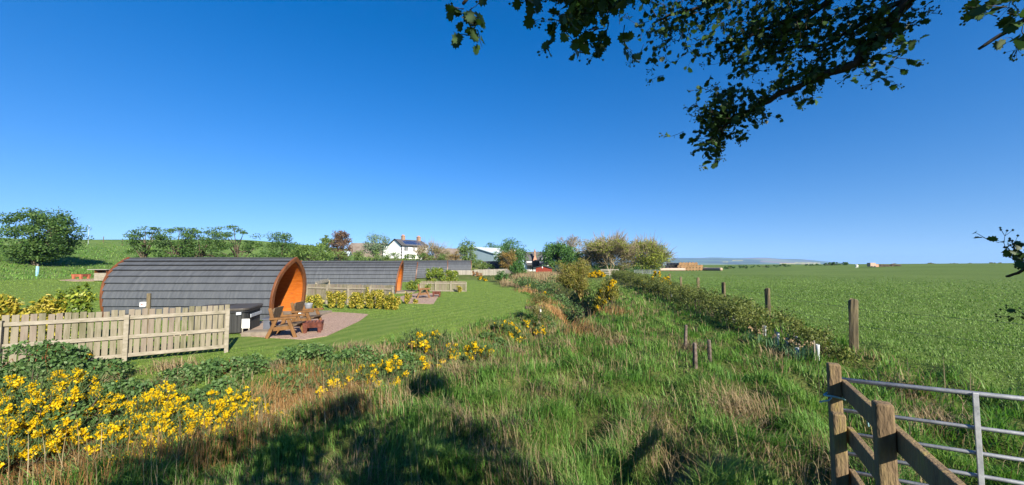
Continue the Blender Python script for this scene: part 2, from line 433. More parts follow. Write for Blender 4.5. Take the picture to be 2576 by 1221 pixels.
def build_ground():
    xp = graded(16, .24, 7500, 1.075)
    xs = np.concatenate([-xp[::-1][:-1], xp])
    yp = graded(46, .26, 8000, 1.07)
    ys = np.concatenate([np.array([-600, -200, -60, -30, -16, -9, -5, -2.5, -1.2, -.5]), yp])
    X, Y = np.meshgrid(xs, ys)
    Z = H(X, Y)
    ny, nx = X.shape
    idx = np.arange(nx * ny).reshape(ny, nx)
    Fq = np.stack([idx[:-1, :-1], idx[:-1, 1:], idx[1:, 1:], idx[1:, :-1]], -1).reshape(-1, 4)
    m, t, bs, N, L = nodes_of('ground')
    at_ = N('ShaderNodeAttribute'); at_.attribute_name = 'zone'
    sp = N('ShaderNodeSeparateColor'); L(at_.outputs['Color'], sp.inputs[0])
    tc = N('ShaderNodeTexCoord')
    def noise(scale, det=6, stretch=(1, 1, 1), lo=.32, hi=.68, rot=0):
        mp = N('ShaderNodeMapping'); mp.inputs['Scale'].default_value = stretch; mp.inputs['Rotation'].default_value = (0, 0, rot)
        L(tc.outputs['Object'], mp.inputs[0])
        z = N('ShaderNodeTexNoise'); z.inputs['Scale'].default_value = scale; z.inputs['Detail'].default_value = det; z.inputs['Roughness'].default_value = .65
        L(mp.outputs[0], z.inputs['Vector'])
        r = N('ShaderNodeMapRange'); r.inputs['From Min'].default_value = lo; r.inputs['From Max'].default_value = hi
        L(z.outputs['Fac'], r.inputs[0]); return r.outputs[0]
    def mixc(f, a, b):
        x = N('ShaderNodeMix'); x.data_type = 'RGBA'
        L(f, x.inputs[0]); L(a, x.inputs[6]); L(b, x.inputs[7]); return x.outputs[2]
    def rc(f, cols):
        r = ramp(t, [tuple(q * ALB for q in c_) for c_ in cols]); L(f, r.inputs[0]); return r.outputs[0]
    def half(a, b, k=.5):
        x = N('ShaderNodeMix'); x.inputs[0].default_value = k
        L(a, x.inputs[2]); L(b, x.inputs[3]); return x.outputs[0]
    fine, patch, big = noise(9, 8), noise(.7, 5), noise(.05, 4)
    rough = rc(half(fine, patch), [(0.034, 0.053, 0.012), (0.074, 0.109, 0.022), (0.132, 0.163, 0.043), (0.232, 0.209, 0.093)])
    # mown stripes bend the grass to and fro
    wv = N('ShaderNodeTexWave'); wv.inputs['Scale'].default_value = .42; wv.inputs['Distortion'].default_value = 4.5; wv.inputs['Detail'].default_value = 3; wv.inputs['Detail Scale'].default_value = .8
    mpw = N('ShaderNodeMapping'); mpw.inputs['Rotation'].default_value = (0, 0, R(28)); L(tc.outputs['Object'], mpw.inputs[0]); L(mpw.outputs[0], wv.inputs['Vector'])
    lawn = rc(half(half(fine, noise(2.2, 6)), wv.outputs['Fac'], .33), [(0.093, 0.163, 0.028), (0.132, 0.217, 0.039), (0.178, 0.256, 0.056), (0.232, 0.279, 0.078)])
    fld = rc(half(half(fine, noise(2.5, 7)), big, .5), [(.084, .138, .028), (.118, .185, .041), (.155, .225, .058)])
    hil = rc(half(half(noise(3, 7), patch), big, .4), [(0.062, 0.124, 0.028), (0.096, 0.178, 0.039), (0.147, 0.225, 0.059), (0.202, 0.240, 0.085)])
    soil = rc(fine, [(.035, .022, .014), (.075, .048, .030), (.12, .08, .05)])
    c = mixc(sp.outputs[0], rough, lawn)
    c = mixc(sp.outputs[1], c, fld)
    a2 = N('ShaderNodeAttribute'); a2.attribute_name = 'hill'
    c = mixc(a2.outputs['Fac'], c, hil)
    c = mixc(sp.outputs[2], c, soil)
    L(c, bs.inputs['Base Color'])
    bs.inputs['Roughness'].default_value = .95; bs.inputs['Specular IOR Level'].default_value = .1
    bp = N('ShaderNodeBump'); bp.inputs['Strength'].default_value = .8; bp.inputs['Distance'].default_value = .05
    L(fine, bp.inputs['Height']); L(bp.outputs[0], bs.inputs['Normal'])
    V = np.stack([X, Y, Z], -1).reshape(-1, 3)
    o = np_mesh('ground', V, [Fq], m, smooth=True)
    ln, fd, hl, so, s, dp = None, None, None, None, None, None
    ln, fd, so, hl, s, dp = zones(V[:, 0].astype(float), V[:, 1].astype(float))
    far = sst(250, 320, np.hypot(V[:, 0], V[:, 1]))
    col = np.ones((len(V), 4), np.float32)
    col[:, 0] = ln; col[:, 1] = np.maximum(fd, far); col[:, 2] = so
    at1 = o.data.color_attributes.new('zone', 'FLOAT_COLOR', 'POINT')
    at1.data.foreach_set('color', col.ravel())
    at3 = o.data.attributes.new('hill', 'FLOAT', 'POINT')
    at3.data.foreach_set('value', np.ascontiguousarray(hl * (1 - far), np.float32))
    tag(o, kind='structure')
build_ground()

# ---------------------------------------------------------------- far hills beyond the plain
HP = np.array([[700, 2], [1200, 5], [1560, 11], [1690, 14.5], [1780, 16.2], [1850, 15], [1930, 15.2], [2000, 12.5], [2060, 9], [2110, 4], [2150, 0], [2500, -6], [3000, -10]], float)
def hillz(x, y):
    px = CX + F * x / np.maximum(y, 1)
    top = np.interp(px, HP[:, 0], HP[:, 1]) + .5 * np.sin(px * .06) + .35 * np.sin(px * .017 + 1)
    return -16 + (top * 5600 / F + 18.6) * sst(2300, 5600, y) * (1 + .03 * np.sin(x * .004) * np.sin(y * .003))

def build_hills():
    px = np.linspace(700, 3000, 240); ys = np.linspace(2200, 6400, 50)
    PX, Y = np.meshgrid(px, ys)
    X = (PX - CX) / F * Y
    Z = hillz(X, Y)
    ny, nx = X.shape
    idx = np.arange(nx * ny).reshape(ny, nx)
    Fq = np.stack([idx[:-1, :-1], idx[:-1, 1:], idx[1:, 1:], idx[1:, :-1]], -1).reshape(-1, 4)
    m, t, bs, N, L = nodes_of('hill_fields')
    tc = N('ShaderNodeTexCoord'); mp = N('ShaderNodeMapping'); mp.inputs['Scale'].default_value = (.0035, .0022, 0)
    L(tc.outputs['Object'], mp.inputs[0])
    vo = N('ShaderNodeTexVoronoi'); vo.inputs['Scale'].default_value = 1; L(mp.outputs[0], vo.inputs['Vector'])
    sp = N('ShaderNodeSeparateColor'); L(vo.outputs['Color'], sp.inputs[0])
    rp = ramp(t, [(0, (.04, .07, .03)), (.35, (.07, .12, .045)), (.6, (.03, .05, .025)), (.75, (.12, .16, .06)), (.9, (.17, .13, .10))], 'CONSTANT')
    L(sp.outputs[0], rp.inputs[0]); L(rp.outputs[0], bs.inputs['Base Color'])
    bs.inputs['Roughness'].default_value = 1
    o = np_mesh('hills', np.stack([X, Y, Z], -1).reshape(-1, 3), [Fq], m, smooth=True)
    tag(o, kind='structure')
    my = pm('rape_in_flower', [(.55, .48, .06), (.66, .58, .10)], .01, .9, 0)
    for (x0, x1, y0, y1) in [(1817, 1831, 659.3, 660.4), (1841, 1869, 655.6, 657), (1960, 2000, 663.2, 665.2), (1998, 2062, 661.6, 663.6), (2014, 2063, 665.2, 667)]:
        vs = []
        n = 14
        for j in range(2):
            for i in range(n):
                p = x0 + (x1 - x0) * i / (n - 1)
                q = (y1, y0)[j] + .25 * math.sin(p * .4 + j)
                D = 2350.0
                while D < 5600:
                    X_ = (p - CX) / F * D
                    if EYE - (q - 665) / F * D <= float(hillz(np.array(X_), np.array(D))): break
                    D += 6
                vs.append((X_, D, float(hillz(np.array(X_), np.array(D))) + 1.5))
        mb = MB(); mb.add(vs, [(i, i + 1, n + i + 1, n + i) for i in range(n - 1)])
        tag(mb.build('rapeseed_field', my), kind='structure')
build_hills()

# ---------------------------------------------------------------- grass
def blade_mesh(name, P, hh, ww, lean, az, mat, kind='stuff', bend=.5, parent=None):
    n = len(P)
    d = np.stack([np.cos(az), np.sin(az), 0 * az], -1)
    t = np.stack([-np.sin(az + rng.uniform(-.9, .9, n)), np.cos(az), 0 * az], -1)
    t /= np.linalg.norm(t, axis=1)[:, None]
    up = np.array([0, 0, 1.0])
    b0 = P - t * (ww / 2)[:, None]; b1 = P + t * (ww / 2)[:, None]
    mid = P + up * (hh * .55)[:, None] + d * (hh * lean * .28)[:, None]
    tip = P + up * (hh * (1 - bend * lean * .35))[:, None] + d * (hh * lean)[:, None]
    m0 = mid - t * (ww * .38)[:, None]; m1 = mid + t * (ww * .38)[:, None]
    V = np.stack([b0, b1, m1, m0, tip], 1).reshape(-1, 3)
    i = np.arange(n)[:, None] * 5
    o = np_mesh(name, V, [i + np.array([[0, 1, 2, 3]]), i + np.array([[3, 2, 4]])], mat, parent=parent)
    if kind: tag(o, kind=kind)
    return o

def scatter(n, r0, r1, prob, amax=60):
    a = rng.uniform(-R(amax), R(amax), n)
    r = r0 * (r1 / r0) ** rng.uniform(0, 1, n)
    x, y = r * np.sin(a), r * np.cos(a)
    k = rng.uniform(0, 1, n) < prob(x, y)
    return x[k], y[k], r[k]

def pts3(x, y, dz=-.01):
    return np.stack([x, y, H(x, y) + dz], -1)

def p_rough(x, y):
    ln, fd, so, hl, s, dp = zones(x, y)
    dens = .55 + .45 * np.clip(wob(x + 31, y, 1.1), -1, 1)
    return (1 - ln) * (1 - fd) * (1 - .97 * so) * (1 - hl) * dens

def grass():
    x, y, r = scatter(360000, 2.4, 34, p_rough)
    tus = np.clip(.6 + .75 * wob(x, y, 1.4) + .25 * wob(x, y, .6), .15, 1.6)
    hh = rng.uniform(.07, .21, len(x)) * (.55 + .8 * tus)
    ww = np.maximum(.006, .0016 * r) * rng.uniform(.7, 1.3, len(x))
    az = rng.uniform(0, 6.28, len(x)) * .75 + 1.3 * wob(x, y, 2.2) + 2.5
    blade_mesh('rough_grass', pts3(x, y), hh, ww, rng.uniform(.2, 1.0, len(x)), az, LF['grass'])
    # dead straw mixed into the tussocks
    def p_straw(x, y):
        ln, fd, so, hl, s, dp = zones(x, y)
        k = np.clip(wob(x + 7, y - 3, 2.4) * 1.4 - .38, 0, 1) + .07
        band = np.exp(-((s + .9) / 1.0) ** 2) * .7 + np.clip(wob(x - 11, y + 4, 1.9), 0, 1) * sst(-5, -4, s) * sst(-.5, -1.5, s)
        return np.clip((k + band) * (1 - ln) * (1 - fd) * (1 - hl), 0, 1)
    x, y, r = scatter(95000, 2.4, 40, p_straw)
    hh = rng.uniform(.10, .34, len(x)); ww = np.maximum(.004, .0012 * r) * rng.uniform(.7, 1.3, len(x))
    blade_mesh('dry_grass', pts3(x, y), hh, ww, rng.uniform(.1, 1.1, len(x)), rng.uniform(0, 6.28, len(x)), LF['straw'])
    # matted pale tufts of last year's grass
    def tufts(name, spots, lf, seed, lo, hi, lmax):
        Pt, Ht, Lt, At = [], [], [], []
        rg = np.random.default_rng(seed)
        for px, py, rad, n in spots:
            D = 3.0
            while D < 60:
                p = at(px, py, D)
                if p.z <= h(p.x, p.y): break
                D *= 1.006
            xx, yy = p.x + rg.normal(0, rad * .5, n), p.y + rg.normal(0, rad * .5, n)
            Pt.append(pts3(xx, yy)); Ht.append(rg.uniform(lo, hi, n)); Lt.append(rg.uniform(.2, lmax, n)); At.append(rg.uniform(0, 6.28) + rg.normal(0, .9, n))
        Pt = np.concatenate(Pt); rr_ = np.hypot(Pt[:, 0], Pt[:, 1])
        blade_mesh(name, Pt, np.concatenate(Ht), np.maximum(.005, .0012 * rr_), np.concatenate(Lt), np.concatenate(At), LF[lf], bend=1.2)
    tufts('dead_tussocks', [(1880, 1045, .45, 420), (1840, 1060, .35, 240), (1302, 893, .25, 130), (1420, 872, .4, 240), (1150, 945, .45, 260), (1240, 935, .4, 220), (1635, 1055, .3, 150), (1600, 1140, .35, 170), (1930, 1175, .35, 200), (1742, 885, .4, 200), (960, 1020, .5, 260), (1420, 800, .5, 260), (1490, 835, .6, 320), (1560, 870, .4, 160), (840, 1000, .6, 320), (1350, 1000, .35, 160), (1140, 1060, .4, 200), (1290, 1080, .35, 150), (1480, 1000, .3, 110), (440, 930, .5, 260), (500, 955, .5, 260), (225, 965, .5, 240), (250, 985, .4, 200), (395, 985, .4, 160), (690, 930, .4, 180), (880, 880, .6, 240), (960, 890, .5, 200), (1120, 870, .5, 200), (720, 1000, .6, 300), (800, 1010, .6, 300), (80, 1190, .6, 300), (170, 1200, .5, 240), (300, 1100, .4, 200), (2300, 1010, .35, 150), (2360, 1080, .35, 160)], 'straw', 77, .12, .42, 1.5)
    tufts('russet_tussocks', [(700, 1010, .7, 500), (760, 990, .7, 500), (820, 1010, .7, 500), (745, 1050, .6, 420), (860, 1035, .6, 400), (905, 985, .6, 300), (680, 1065, .5, 300), (140, 1185, .7, 400), (60, 1205, .7, 400), (235, 1205, .6, 300), (520, 1140, .6, 300), (620, 1115, .6, 300), (1385, 780, .8, 400), (1410, 800, .7, 360), (1365, 760, .8, 300), (1330, 735, .9, 300), (1455, 836, .5, 240), (1540, 790, .8, 300), (1300, 715, 1.2, 300)], 'russet', 78, .2, .55, .8)
    # upright dead stems standing above the grass along the near bank
    def p_stem(x, y):
        ln, fd, so, hl, s, dp = zones(x, y)
        k = np.clip(wob(x - 5, y + 9, 2.2) * 1.4, 0, 1)
        return np.clip(k * np.exp(-((s - 1.0) / 1.7) ** 2) * np.where(y > 5.5, 1, .35) + .03 * (s > 0), 0, 1) * (1 - fd) * (1 - ln)
    x, y, r = scatter(26000, 3.4, 30, p_stem)
    hh = rng.uniform(.25, .75, len(x)); ww = np.maximum(.006, .0014 * r)
    blade_mesh('dead_grass_stems', pts3(x, y), hh, ww, rng.uniform(0, .35, len(x)), rng.uniform(2.2, 4.2, len(x)), LF['straw'])
    # russet growth on the far bank of the stream
    def p_rus(x, y):
        ln, fd, so, hl, s, dp = zones(x, y)
        k = np.clip(wob(x + 2, y + 5, 4) + .25, 0, 1)
        return k * np.exp(-((s + .9) / .9) ** 2) * (1 - ln)
    x, y, r = scatter(60000, 4, 34, p_rus)
    blade_mesh('russet_grass', pts3(x, y), rng.uniform(.2, .5, len(x)), np.maximum(.005, .0014 * r), rng.uniform(.1, .7, len(x)), rng.uniform(0, 6.28, len(x)), LF['russet'])
    # the crop field beyond the fence
    def p_field(x, y):
        ln, fd, so, hl, s, dp = zones(x, y); return fd * (1 - .93 * sst(35, 98, np.hypot(x, y)))
    x, y, r = scatter(420000, 4.5, 100, p_field)
    hh = rng.uniform(.04, .09, len(x)) * (1 + .3 * wob(x, y, 3)); ww = np.maximum(.006, .0012 * r) * rng.uniform(.7, 1.3, len(x))
    blade_mesh('field_grass', pts3(x, y), hh, ww, rng.uniform(.2, .9, len(x)), rng.uniform(0, 6.28, len(x)), LF['field'])
    # lawn: short nap
    def p_lawn(x, y):
        ln, fd, so, hl, s, dp = zones(x, y)
        pad = (np.abs(x + 8.0) < 3.3) & (np.abs(y - 15.2) < 3.2)
        return ln * np.where(pad, 0, 1)
    x, y, r = scatter(240000, 9, 60, p_lawn)
    blade_mesh('lawn_grass', pts3(x, y), rng.uniform(.02, .055, len(x)), np.maximum(.012, .0014 * r), rng.uniform(.2, 1, len(x)), rng.uniform(0, 6.28, len(x)), LF['lawn'])
    # long grass on the hillside bank
    def p_hill(x, y):
        return sst(-40, -43, x) * sst(-75, -60, x)
    x, y, r = scatter(90000, 40, 100, p_hill)
    blade_mesh('bank_grass', pts3(x, y), rng.uniform(.08, .3, len(x)) * (1 + .5 * wob(x, y, 5)), .0013 * r, rng.uniform(.2, 1, len(x)), rng.uniform(0, 6.28, len(x)), LF['grass'])
    # pale reeds between the far lawn and the red shed
    n = 11000
    D = 71 - 27 * rng.uniform(0, 1, n) ** 1.7; px = 1268 + rng.uniform(0, 170, n) + rng.normal(0, 9, n)
    x = (px - CX) / F * D; y = D
    k = zones(x, y)[0] < .3
    x, y = x[k], y[k]
    blade_mesh('reeds', pts3(x, y), rng.uniform(.25, .95, len(x)), .0013 * y, rng.uniform(.05, .4, len(x)), rng.uniform(0, 6.28, len(x)), LF['straw'])
    # daisies on the lawn
    def p_daisy(x, y):
        return p_lawn(x, y) * np.clip(wob(x + 50, y, 3) * 1.4 - .5, 0, 1) * (y < 22)
    x, y, r = scatter(1600, 10.5, 22, p_daisy)
    P = pts3(x, y, .05); n = len(x); q = .013
    V = (P[:, None, :] + np.array([[q, 0, 0], [0, q, 0], [-q, 0, 0], [0, -q, .01]])[None]).reshape(-1, 3)
    tag(np_mesh('daisies', V, [np.arange(n * 4).reshape(-1, 4)], LF['daisy']), kind='stuff')
grass()

# ---------------------------------------------------------------- camping cabins: pointed-arch pods under grey shingles
HALF = [(1.20, 0), (1.32, .45), (1.37, .9), (1.33, 1.35), (1.19, 1.8), (.93, 2.2), (.58, 2.53), (.26, 2.74), (0, 2.88)]
def arc_pts(n, off=0.0):
    """n+1 points up one side of the pod from foot to apex, pushed outward by off"""
    P = [Vector((a, 0, b)) for a, b in HALF]
    fine = []
    for i in range(len(P) - 1):
        p0, p1, p2, p3 = P[max(i - 1, 0)], P[i], P[i + 1], P[min(i + 2, len(P) - 1)]
        for k in range(12):
            t = k / 12
            fine.append(.5 * ((2 * p1) + (p2 - p0) * t + (2 * p0 - 5 * p1 + 4 * p2 - p3) * t * t + (3 * p1 - p0 - 3 * p2 + p3) * t ** 3))
    fine.append(P[-1])
    cum = [0]
    for a, b in zip(fine, fine[1:]): cum.append(cum[-1] + (b - a).length)
    out = []
    for j in range(n + 1):
        s = cum[-1] * j / n
        i = min(max(k for k in range(len(cum)) if cum[k] <= s + 1e-9), len(fine) - 2)
        t = (s - cum[i]) / (cum[i + 1] - cum[i])
        p = fine[i].lerp(fine[i + 1], t)
        tg = (fine[i + 1] - fine[i]).normalized()
        nrm = Vector((tg.z, 0, -tg.x))
        out.append((p.x + nrm.x * off if j < n else 0.0, p.z + (nrm.z * off if j < n else off * 1.15)))
    return out

def lean(z):
    return .34 * (max(z, 0) / 2.88) ** 1.6

def full_arc(n, off):
    a = arc_pts(n, off)
    return [(-y, z) for y, z in a] + [(y, z) for y, z in a[::-1][1:]]      # near foot (-y) over the apex to the far foot

def arch_band(mb, x0, x1, oi, oo, sign, n=26, Lx=0.0):
    I, O = full_arc(n, oi), full_arc(n, oo)
    vs = []
    for (yi, zi), (yo, zo) in zip(I, O):
        zi = max(zi, 0)
        vs += [(Lx + sign * (x0 + lean(zo)), yo, zo), (Lx + sign * (x1 + lean(zo)), yo, zo), (Lx + sign * (x1 + lean(zi)), yi, zi), (Lx + sign * (x0 + lean(zi)), yi, zi)]
    fs = []
    for i in range(len(I) - 1):
        a, b = i * 4, i * 4 + 4
        for k in range(4):
            k2 = (k + 1) % 4
            fs.append((a + k, a + k2, b + k2, b + k) if sign > 0 else (a + k2, a + k, b + k, b + k2))
    fs += [(3, 2, 1, 0), tuple(len(vs) - 4 + k for k in range(4))]
    mb.add(vs, fs)

def make_pod(L=8.1, rec=1.5):
    root = thing('camping_cabin', 'cabin', 'cabin', (0, 0, 0), 0, 'arched timber cabins under grey shingles')
    # overlapping courses of shingles
    mb = MB(); n = 10; sub = 3; nx = 22
    base = arc_pts(n * sub)
    lift = arc_pts(n * sub, .085)
    rr = random.Random(5)
    for sgn in (-1, 1):
        for c in range(n):
            j = c * sub
            rows = []
            for k in range(sub + 1):
                i = j + k
                f = 1 - k / sub
                rows.append((base[i][0] * (1 - f) + lift[i][0] * f, base[i][1] * (1 - f) + lift[i][1] * f))
            jit = [rr.uniform(-.008, .008) for _ in range(nx + 1)]
            vs = []
            under = base[max(j - 1, 0)] if c else (base[0][0], -.02)
            under = (base[j][0], base[j][1])
            for k in range(-1, sub + 1):
                y, z = under if k < 0 else rows[k]
                for q in range(nx + 1):
                    u = q / nx
                    x = (-.02 + lean(z)) * (1 - u) + (-L + .02 - lean(z)) * u
                    jj = jit[q] if k == 0 else 0
                    vs.append((x, sgn * (y + (jj if abs(y) > .02 else 0)), z - (.006 if k == 0 else 0) + jj * .6))
            fs = []
            W = nx + 1
            for k in range(sub + 1):
                for q in range(nx):
                    a = k * W + q
                    f = (a, a + 1, a + W + 1, a + W)
                    fs.append(f if sgn > 0 else f[::-1])
            n0 = len(mb.m); mb.add(vs, fs)
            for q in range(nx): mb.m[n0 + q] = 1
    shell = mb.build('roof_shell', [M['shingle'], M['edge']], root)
    mb = MB()
    mb.tube([(lean(2.88) - .03, 0, 2.885), (-L / 2, 0, 2.90), (-L - lean(2.88) + .03, 0, 2.885)], [.05, .055, .05], 6)
    mb.build('ridge_cap', M['ridge'], shell)
    mb = MB(); arch_band(mb, -.03, .09, -.125, .075, 1); mb.build('front_arch', M['stain'], root, bevel=.012)
    mb = MB(); arch_band(mb, -.03, .09, -.12, .075, -1, Lx=-L); mb.build('rear_arch', M['stain'], root, bevel=.012)
    # recessed porch: lining, boarded wall, floor
    A = full_arc(22, -.10)
    mb = MB(); vs = []
    for y, z in A:
        vs += [(-.02 + lean(z), y, max(z, .02)), (-rec, y, max(z, .02))]
    mb.add(vs, [(2 * i, 2 * i + 1, 2 * i + 3, 2 * i + 2) for i in range(len(A) - 1)])
    mb.build('porch_lining', M['orange'], root)
    mb = MB()
    nb = 17
    hgt = lambda zz: max(0.02, float(np.interp(zz, [p[1] for p in arc_pts(40, -.10)], [p[0] for p in arc_pts(40, -.10)])))
    for i in range(nb):
        z0, z1 = .12 + i * .152, .12 + i * .152 + .146
        if z1 > 2.72: break
        y0, y1 = hgt(z0) + .02, hgt(z1) + .02
        mb.add([(-rec, -y0, z0), (-rec, y0, z0), (-rec, y1, z1), (-rec, -y1, z1), (-rec - .03, -y0, z0), (-rec - .03, y0, z0), (-rec - .03, y1, z1), (-rec - .03, -y1, z1)],
               [(0, 1, 2, 3), (4, 7, 6, 5), (0, 4, 5, 1), (2, 6, 7, 3), (0, 3, 7, 4), (1, 5, 6, 2)])
    mb.add([(-rec - .05, -1.4, .02), (-rec - .05, 1.4, .02), (-rec - .05, .9, 2.1), (-rec - .05, 0, 2.75), (-rec - .05, -.9, 2.1)], [(0, 1, 2, 3, 4)])
    mb.build('porch_wall', M['orange'], root, bevel=.006)
    mb = MB(); mb.box((-rec / 2 - .02, 0, .07), (rec - .06, 2.3, .12)); mb.build('porch_floor', M['slabstone'], root, bevel=.01)
    mb = MB(); mb.box((-rec + .22, -.72, .58), (.42, .60, .92)); mb.box((-rec + .22, -.72, 1.06), (.46, .66, .04))
    cab = mb.build('porch_cupboard', M['orange'], root, bevel=.008)
    mb = MB(); B = full_arc(22, -.10)
    mb.add([(-L + .02, y, max(z, .02)) for y, z in B], [tuple(range(len(B)))[::-1]])
    mb.build('rear_wall', M['orange'], root)
    return root

POD = make_pod()
PODS = [
    (-11.22, 19.0, .0, 'large grey arched cabin with orange porch behind the hot tub and wooden fence', 1),
    (-10.5, 35.0, .12, 'grey arched cabin with narrow orange porch behind the row of yellow shrubs', 1),
    (-14.6, 57.0, .30, 'grey arched cabin partly hidden just behind the cabin with yellow shrubs', 1),
    (-11.8, 67.0, .34, 'grey arched cabin rising behind the clipped green laurel hedge', 1),
    (-9.2, 81.0, .36, 'grey arched cabin behind the pale vertical board fence', 1),
    (.3, 104.0, .30, 'farthest grey arched cabin beyond the long pale fence and small trees', 1)]
for i, (x, y, rz, lab, s_) in enumerate(PODS):
    if i == 0:
        r_ = POD; r_.location = (x, y, h(x, y)); r_.rotation_euler = (0, 0, rz); r_['label'] = lab; r_.scale = (.95, 1, 1)
    else:
        r_ = dup(POD, (x, y, h(x, y) - .02), rz, lab, (1, 1, 1))

# ---------------------------------------------------------------- fences
def board_fence(name, label, p0, p1, z0, z1, ht, nbay, bm, rm, group=None, rails=(.88, .5, .12), pw=.115, side=-1, posth=0.0, jit=.02, cat='fence', postmat=None, proud=0):
    """vertical boards on rails; posts and rails on the side towards `side` (-1: right-hand side of p0->p1)"""
    p0, p1 = Vector((p0[0], p0[1], z0)), Vector((p1[0], p1[1], z1))
    d = p1 - p0; L = d.length
    root = thing(name, label, cat, p0, 0, group)
    dx = Vector((d.x, d.y, 0)).normalized(); nrm = Vector((dx.y, -dx.x, 0)) * (1 if side < 0 else -1)
    rr = random.Random(int(L * 1000))
    for b in range(nbay):
        mb = MB()
        a0, a1 = L * b / nbay, L * (b + 1) / nbay
        s = a0 + .01
        while s < a1 - pw * .5:
            w_ = pw * rr.uniform(.94, 1.03)
            f = (s + w_ / 2) / L
            hh_ = ht + rr.uniform(-jit, jit)
            c = d * f + Vector((0, 0, hh_ / 2 + .04)) - nrm * (.012 + rr.uniform(0, .006))
            ang = math.atan2(dx.y, dx.x)
            mb.box(c, (w_, .020, hh_ - .04), rot=Matrix.Rotation(ang, 3, 'Z') @ Matrix.Rotation(rr.uniform(-.012, .012), 3, 'Y'))
            s += w_ + rr.uniform(.018, .034)
        mb.build('board_panel', bm, root)
        for fr in rails:
            m2 = MB(); q0, q1 = d * (b / nbay) + dx * .05, d * ((b + 1) / nbay) - dx * .05
            m2.bar(q0 + Vector((0, 0, ht * fr)) + nrm * .024, q1 + Vector((0, 0, ht * fr + rr.uniform(-.01, .01))) + nrm * .024, .042, .095)
            m2.build('rail', rm, root, bevel=.006)
    for b in range(nbay + 1):
        m3 = MB()
        c = d * (b / nbay) + nrm * .052
        ph = ht * .93 + posth + rr.uniform(-.02, .03)
        m3.box(c + Vector((0, 0, ph / 2 - .06)), (.10, .10, ph + .12), rz=math.atan2(dx.y, dx.x))
        m3.build('post', postmat or rm, root, bevel=.008)
    return root

board_fence('board_fence', 'weathered board fence with two pale rails beside the gorse in front of the hot tub', (-12.05, 9.0), (-8.46, 11.35), .06, .06, 1.30, 2, M['fence'], M['rail'], 'vertical board fences round the cabins', rails=(.86, .47, .1))
# unboarded stub of the same run, going out of the picture
board_fence('board_fence', 'board fence running behind the row of yellow variegated shrubs', (-13.6, 25.2), (-7.35, 23.5), 0, 0, 1.28, 4, M['fence'], M['rail'], 'vertical board fences round the cabins', rails=(.82, .15))
board_fence('board_fence', 'short grey fence slanting back towards the side of the second cabin', (-14.7, 30.4), (-13.2, 25.5), .0, .0, 1.42, 1, M['greyfence'], M['rail'], 'vertical board fences round the cabins', side=1, rails=(.85, .15))
board_fence('board_fence', 'low board fence with three bays beside the second cabin and its fire pit', (-8.75, 36.3), (-4.35, 36.0), .0, .0, .97, 3, M['fence'], M['rail'], 'vertical board fences round the cabins', rails=(.80, .06))
board_fence('board_fence', 'pale board fence in front of the fifth cabin, beside the laurel hedge', (-12.0, 74.5), (-7.2, 75.5), .15, .1, 1.25, 3, M['greyfence'], M['rail'], 'vertical board fences round the cabins', side=1, rails=(.8, .15))
board_fence('board_fence', 'long pale board fence in front of the farthest cabin, behind two loungers', (-7.9, 79.0), (-1.0, 80.0), .15, .3, 1.3, 4, M['greyfence'], M['rail'], 'vertical board fences round the cabins', side=1, rails=(.8, .15))
board_fence('board_fence', 'pale board fence sloping down behind the round dark bush', (-1.3, 78.0), (1.6, 76.0), .3, .0, 1.2, 2, M['greyfence'], M['rail'], 'vertical board fences round the cabins', side=1, rails=(.8, .15))
board_fence('board_fence', 'short pale board panel standing left of the red shed', (2.0, 76.5), (3.5, 76.5), .3, .3, 1.15, 1, M['greyfence'], M['rail'], 'vertical board fences round the cabins', side=1, rails=(.8, .15))

# ---------------------------------------------------------------- farmhouse and barns behind
def ground_sheet(name, poly, z, mat, t=.05):
    mb = MB()
    mb.prism(poly, lambda u, v: (u, v, h(u, v) - t), lambda u, v: (u, v, h(u, v) + z))
    return tag(mb.build(name, mat), kind='structure')

def px_poly(pts, z=0.0):
    out = []
    for px, py in pts:
        D = 6.0
        while D < 120:
            p = at(px, py, D)
            if p.z <= h(p.x, p.y) + z: break
            D *= 1.004
        out.append((p.x, p.y))
    return out

def window(mb_root, x, z, wd, ht, y, name='window'):
    m = MB(); m.box((x, y - .02, z + ht / 2), (wd + .34, .06, ht + .30))
    fr = m.build(name, M['trim'], mb_root)
    m = MB()
    for xx in (x - wd / 2, x, x + wd / 2): m.box((xx, y - .07, z + ht / 2), (.10, .07, ht))
    for zz in (z, z + ht): m.box((x, y - .072, zz), (wd + .1, .07, .10))
    m.build('sash', M['white'], fr)
    m = MB(); m.box((x, y - .055, z + ht / 2), (wd, .03, ht)); m.build('pane', M['glass'], fr)
    return fr

def gable_roof(mb, x0, x1, y0, y1, ze, zr, over=.3, th=.15, ym=None, mi=0):
    ym = (y0 + y1) / 2 if ym is None else ym
    sl0, sl1 = (zr - ze) / (ym - y0), (zr - ze) / (y1 - ym)
    pr = [(y0 - over, ze - over * sl0), (ym, zr), (y1 + over, ze - over * sl1), (y1 + over, ze - over * sl1 + th), (ym, zr + th * 1.2), (y0 - over, ze - over * sl0 + th)]
    mb.prism(pr, lambda u, v: (x0, u, v), lambda u, v: (x1, u, v), mi)

